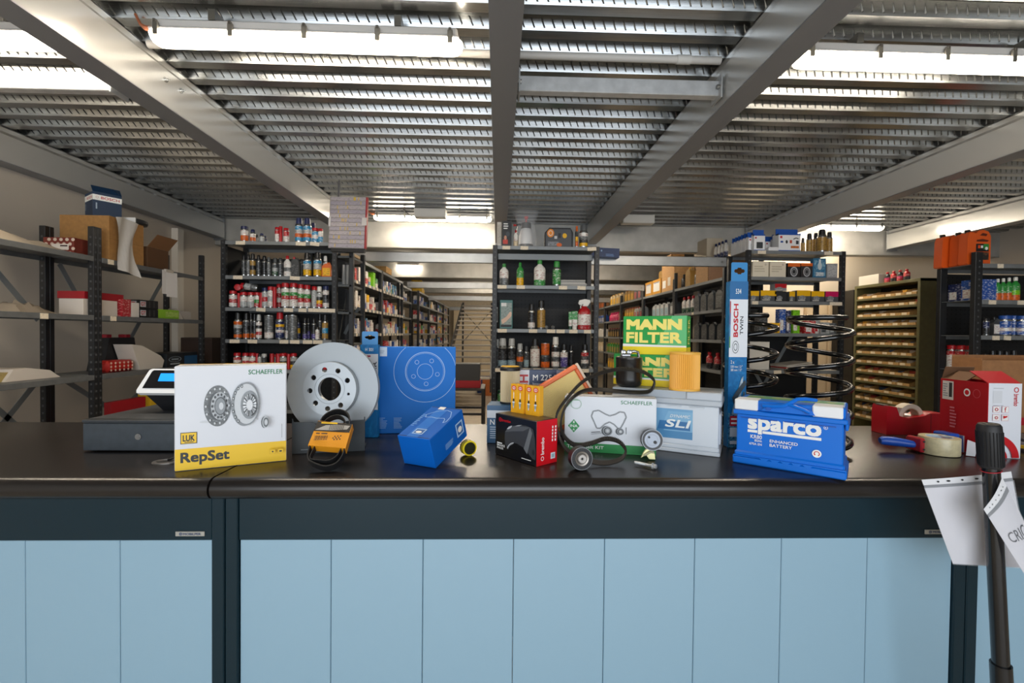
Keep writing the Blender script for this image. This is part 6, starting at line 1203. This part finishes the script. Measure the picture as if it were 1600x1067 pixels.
p0 = aY(1528, 556, 2.10); t = thing('cardboard_box', 'open brown cardboard box behind the red white carton', 'box', (p0.x, 2.08, CT)); CBX = m('9A6B42', .75, kind='noise', scale=2); Hc = p0.z-CT
obj('front_wall', MB().box((0, 0, 0), (.40, .004, Hc-.02), CBX), t); obj('back_wall', MB().box((0, .14, 0), (.40, .144, Hc), CBX), t); obj('left_wall', MB().box((0, .004, 0), (.004, .14, Hc-.01), CBX), t); obj('right_wall', MB().box((.396, .004, 0), (.40, .14, Hc-.01), CBX), t); obj('base', MB().box((.004, .004, 0), (.396, .14, .004), CBX), t)
obj('tape_band', MB().box((.1, -.0008, Hc*.1), (.4, 0, Hc*.2), m('B01C26', .5)), t)
q = aY(1605, 690, 1.72); t = thing('leaflet_stack', 'small yellow and dark leaflets at the right edge of the counter', 'leaflets', (q.x-.01, 1.72, CT))
for i, c_ in enumerate(('2A2A2E', 'D9B62A', '8A8A90', '3A3A40')): obj('leaflet', MB().box((0, 0, 0), (.12, .16, .012), m(c_, .5), .001), t, loc=(.004*i, 0, .0125*i))
# ---- black jack handle with plastic pockets in front of the counter
YP_ = 1.20; a = aY(1545, 662, YP_); b_ = aY(1564, 1040, YP_); d = (b_-a)/(b_.z-a.z)
def at_z(z): q = a+d*(z-a.z); return (q.x, YP_, z)
t = thing('jack_handle', 'black upright lever pole with rubber grip before the counter', 'pole', (0, 0, 0)); PB = m('0E0E10', .22, coat=.4)
obj('pole', MB().tube([at_z(.60), at_z(.8), at_z(a.z-.10)], .0185, PB, 20), t); obj('lower_pole', MB().tube([at_z(0.0), at_z(.3), at_z(.605)], .023, PB, 20), t); g0 = at_z(a.z); gl = [at_z(a.z-.118), at_z(a.z-.112), at_z(a.z-.02), at_z(a.z-.006), at_z(a.z)]
obj('rubber_grip', MB().tube(gl, [.022, .0255, .0262, .0255, .022], m('1C1C1E', .55), 24), t)
b = MB()
for i in range(24):
    an = 2*math.pi*i/24; b.tube([(gl[1][0]+.026*math.cos(an), YP_+.026*math.sin(an), gl[1][2]), (gl[2][0]+.0266*math.cos(an), YP_+.0266*math.sin(an), gl[2][2])], .0012, m('151517', .6), 4)
o = obj('grip_ribs', b, t); o['kind'] = 'stuff'; obj('grip_end', MB().lathe([(.008, 0), (.012, .001), (.008, .002)], m('6A6660', .5), 16, False), t, loc=(g0[0], YP_, a.z+.0003))
zr = aY(1545, 735, YP_).z; c0 = at_z(zr); obj('red_string', MB().tube([(c0[0]+.0205*math.cos(2*math.pi*i/20), YP_+.0205*math.sin(2*math.pi*i/20), zr+.004*math.cos(2*math.pi*i/20)) for i in range(20)], .0013, m('B01C2A', .6), 6, True), t)
def pocket(px, label, text, deps, th=.0012):
    """plastic document pocket: px = four corner pixels TL TR BR BL, deps = distance of each corner"""
    P4 = [aY(x, y, Y) for (x, y), Y in zip(px, deps)]; o0 = P4[3]; t = thing('document_pocket', label, 'document pocket', o0, 0, 'plastic document pockets')
    P4 = [q-o0 for q in P4]; TL, TR, BR, BLc = P4
    def S(u, v, k_=0.0):
        q = (BLc*(1-u)+BR*u)*(1-v)+(TL*(1-u)+TR*u)*v; return q+Vector((0, -.006*math.sin(math.pi*u)*math.sin(2.2*v)-k_, 0))
    def grid(u0, u1, v0, v1, k_, mat, nm, parent=t):
        b = MB(); n = 9; vs = [S(u0+(u1-u0)*i/(n-1), v0+(v1-v0)*j/(n-1), k_) for j in range(n) for i in range(n)]; m_ = len(vs)
        vs += [v_+Vector((0, th*.4, 0)) for v_ in vs]; fs = [(j*n+i, j*n+i+1, (j+1)*n+i+1, (j+1)*n+i) for j in range(n-1) for i in range(n-1)]
        b.add(vs, fs+[tuple(m_+q for q in f[::-1]) for f in fs], mat); return obj(nm, b, parent)
    grid(.0, 1, 0, .90, 0, m('D5D3D8', .5), 'paper_sheet'); grid(-.01, 1.01, -.01, .91, .0015, m('E8EAEE', .12, alpha=.14), 'clear_cover'); st_ = grid(0, 1, .93, 1, 0, m('E6E6E8', .3, alpha=.9), 'punched_strip'); grid(0, 1, .90, .935, .0004, m('8A8C90', .3), 'weld_seam')
    for u in (.16, .27, .42, .58, .73, .84):
        w_ = .022 if u in (.27, .58, .73) else .014; q = S(u, .967, .0012); du = (TR-TL).normalized(); dv = (TL-BLc).normalized(); r = (TR-TL).length
        b = MB(); b.add([q+du*(w_*r*math.cos(R(30*i)))*1.0+dv*(.010*r*math.sin(R(30*i))) for i in range(12)], [list(range(12))], m('17181C', .6)); obj('punch_hole', b, st_, smooth=0)
    if text:
        vs, fs = glyphs(text[0], .0); u0, v0, u1, v1 = text[1]; b = MB(); vv = []
        for (x, y) in vs:
            if len(text) > 3 and text[3]: x = 1-x
            vv.append(S(u0+(u1-u0)*x, v0+(v1-v0)*y, .0012))
        b.add(vv, fs, text[2]); obj('lettering', b, t, smooth=0)
    return t
pocket(((1440, 750), (1580, 737), (1608, 888), (1489, 881)), 'white document pocket hanging behind the black pole', None, (1.25, 1.25, 1.25, 1.25))
pocket(((1537, 796), (1566, 746), (1672, 960), (1618, 925)), 'white document pocket lettered CRIC hanging before the black pole', ('CRIC', (.18, .58, .86, .68), m('3A3A40', .6)), (1.155, 1.165, 1.155, 1.15))
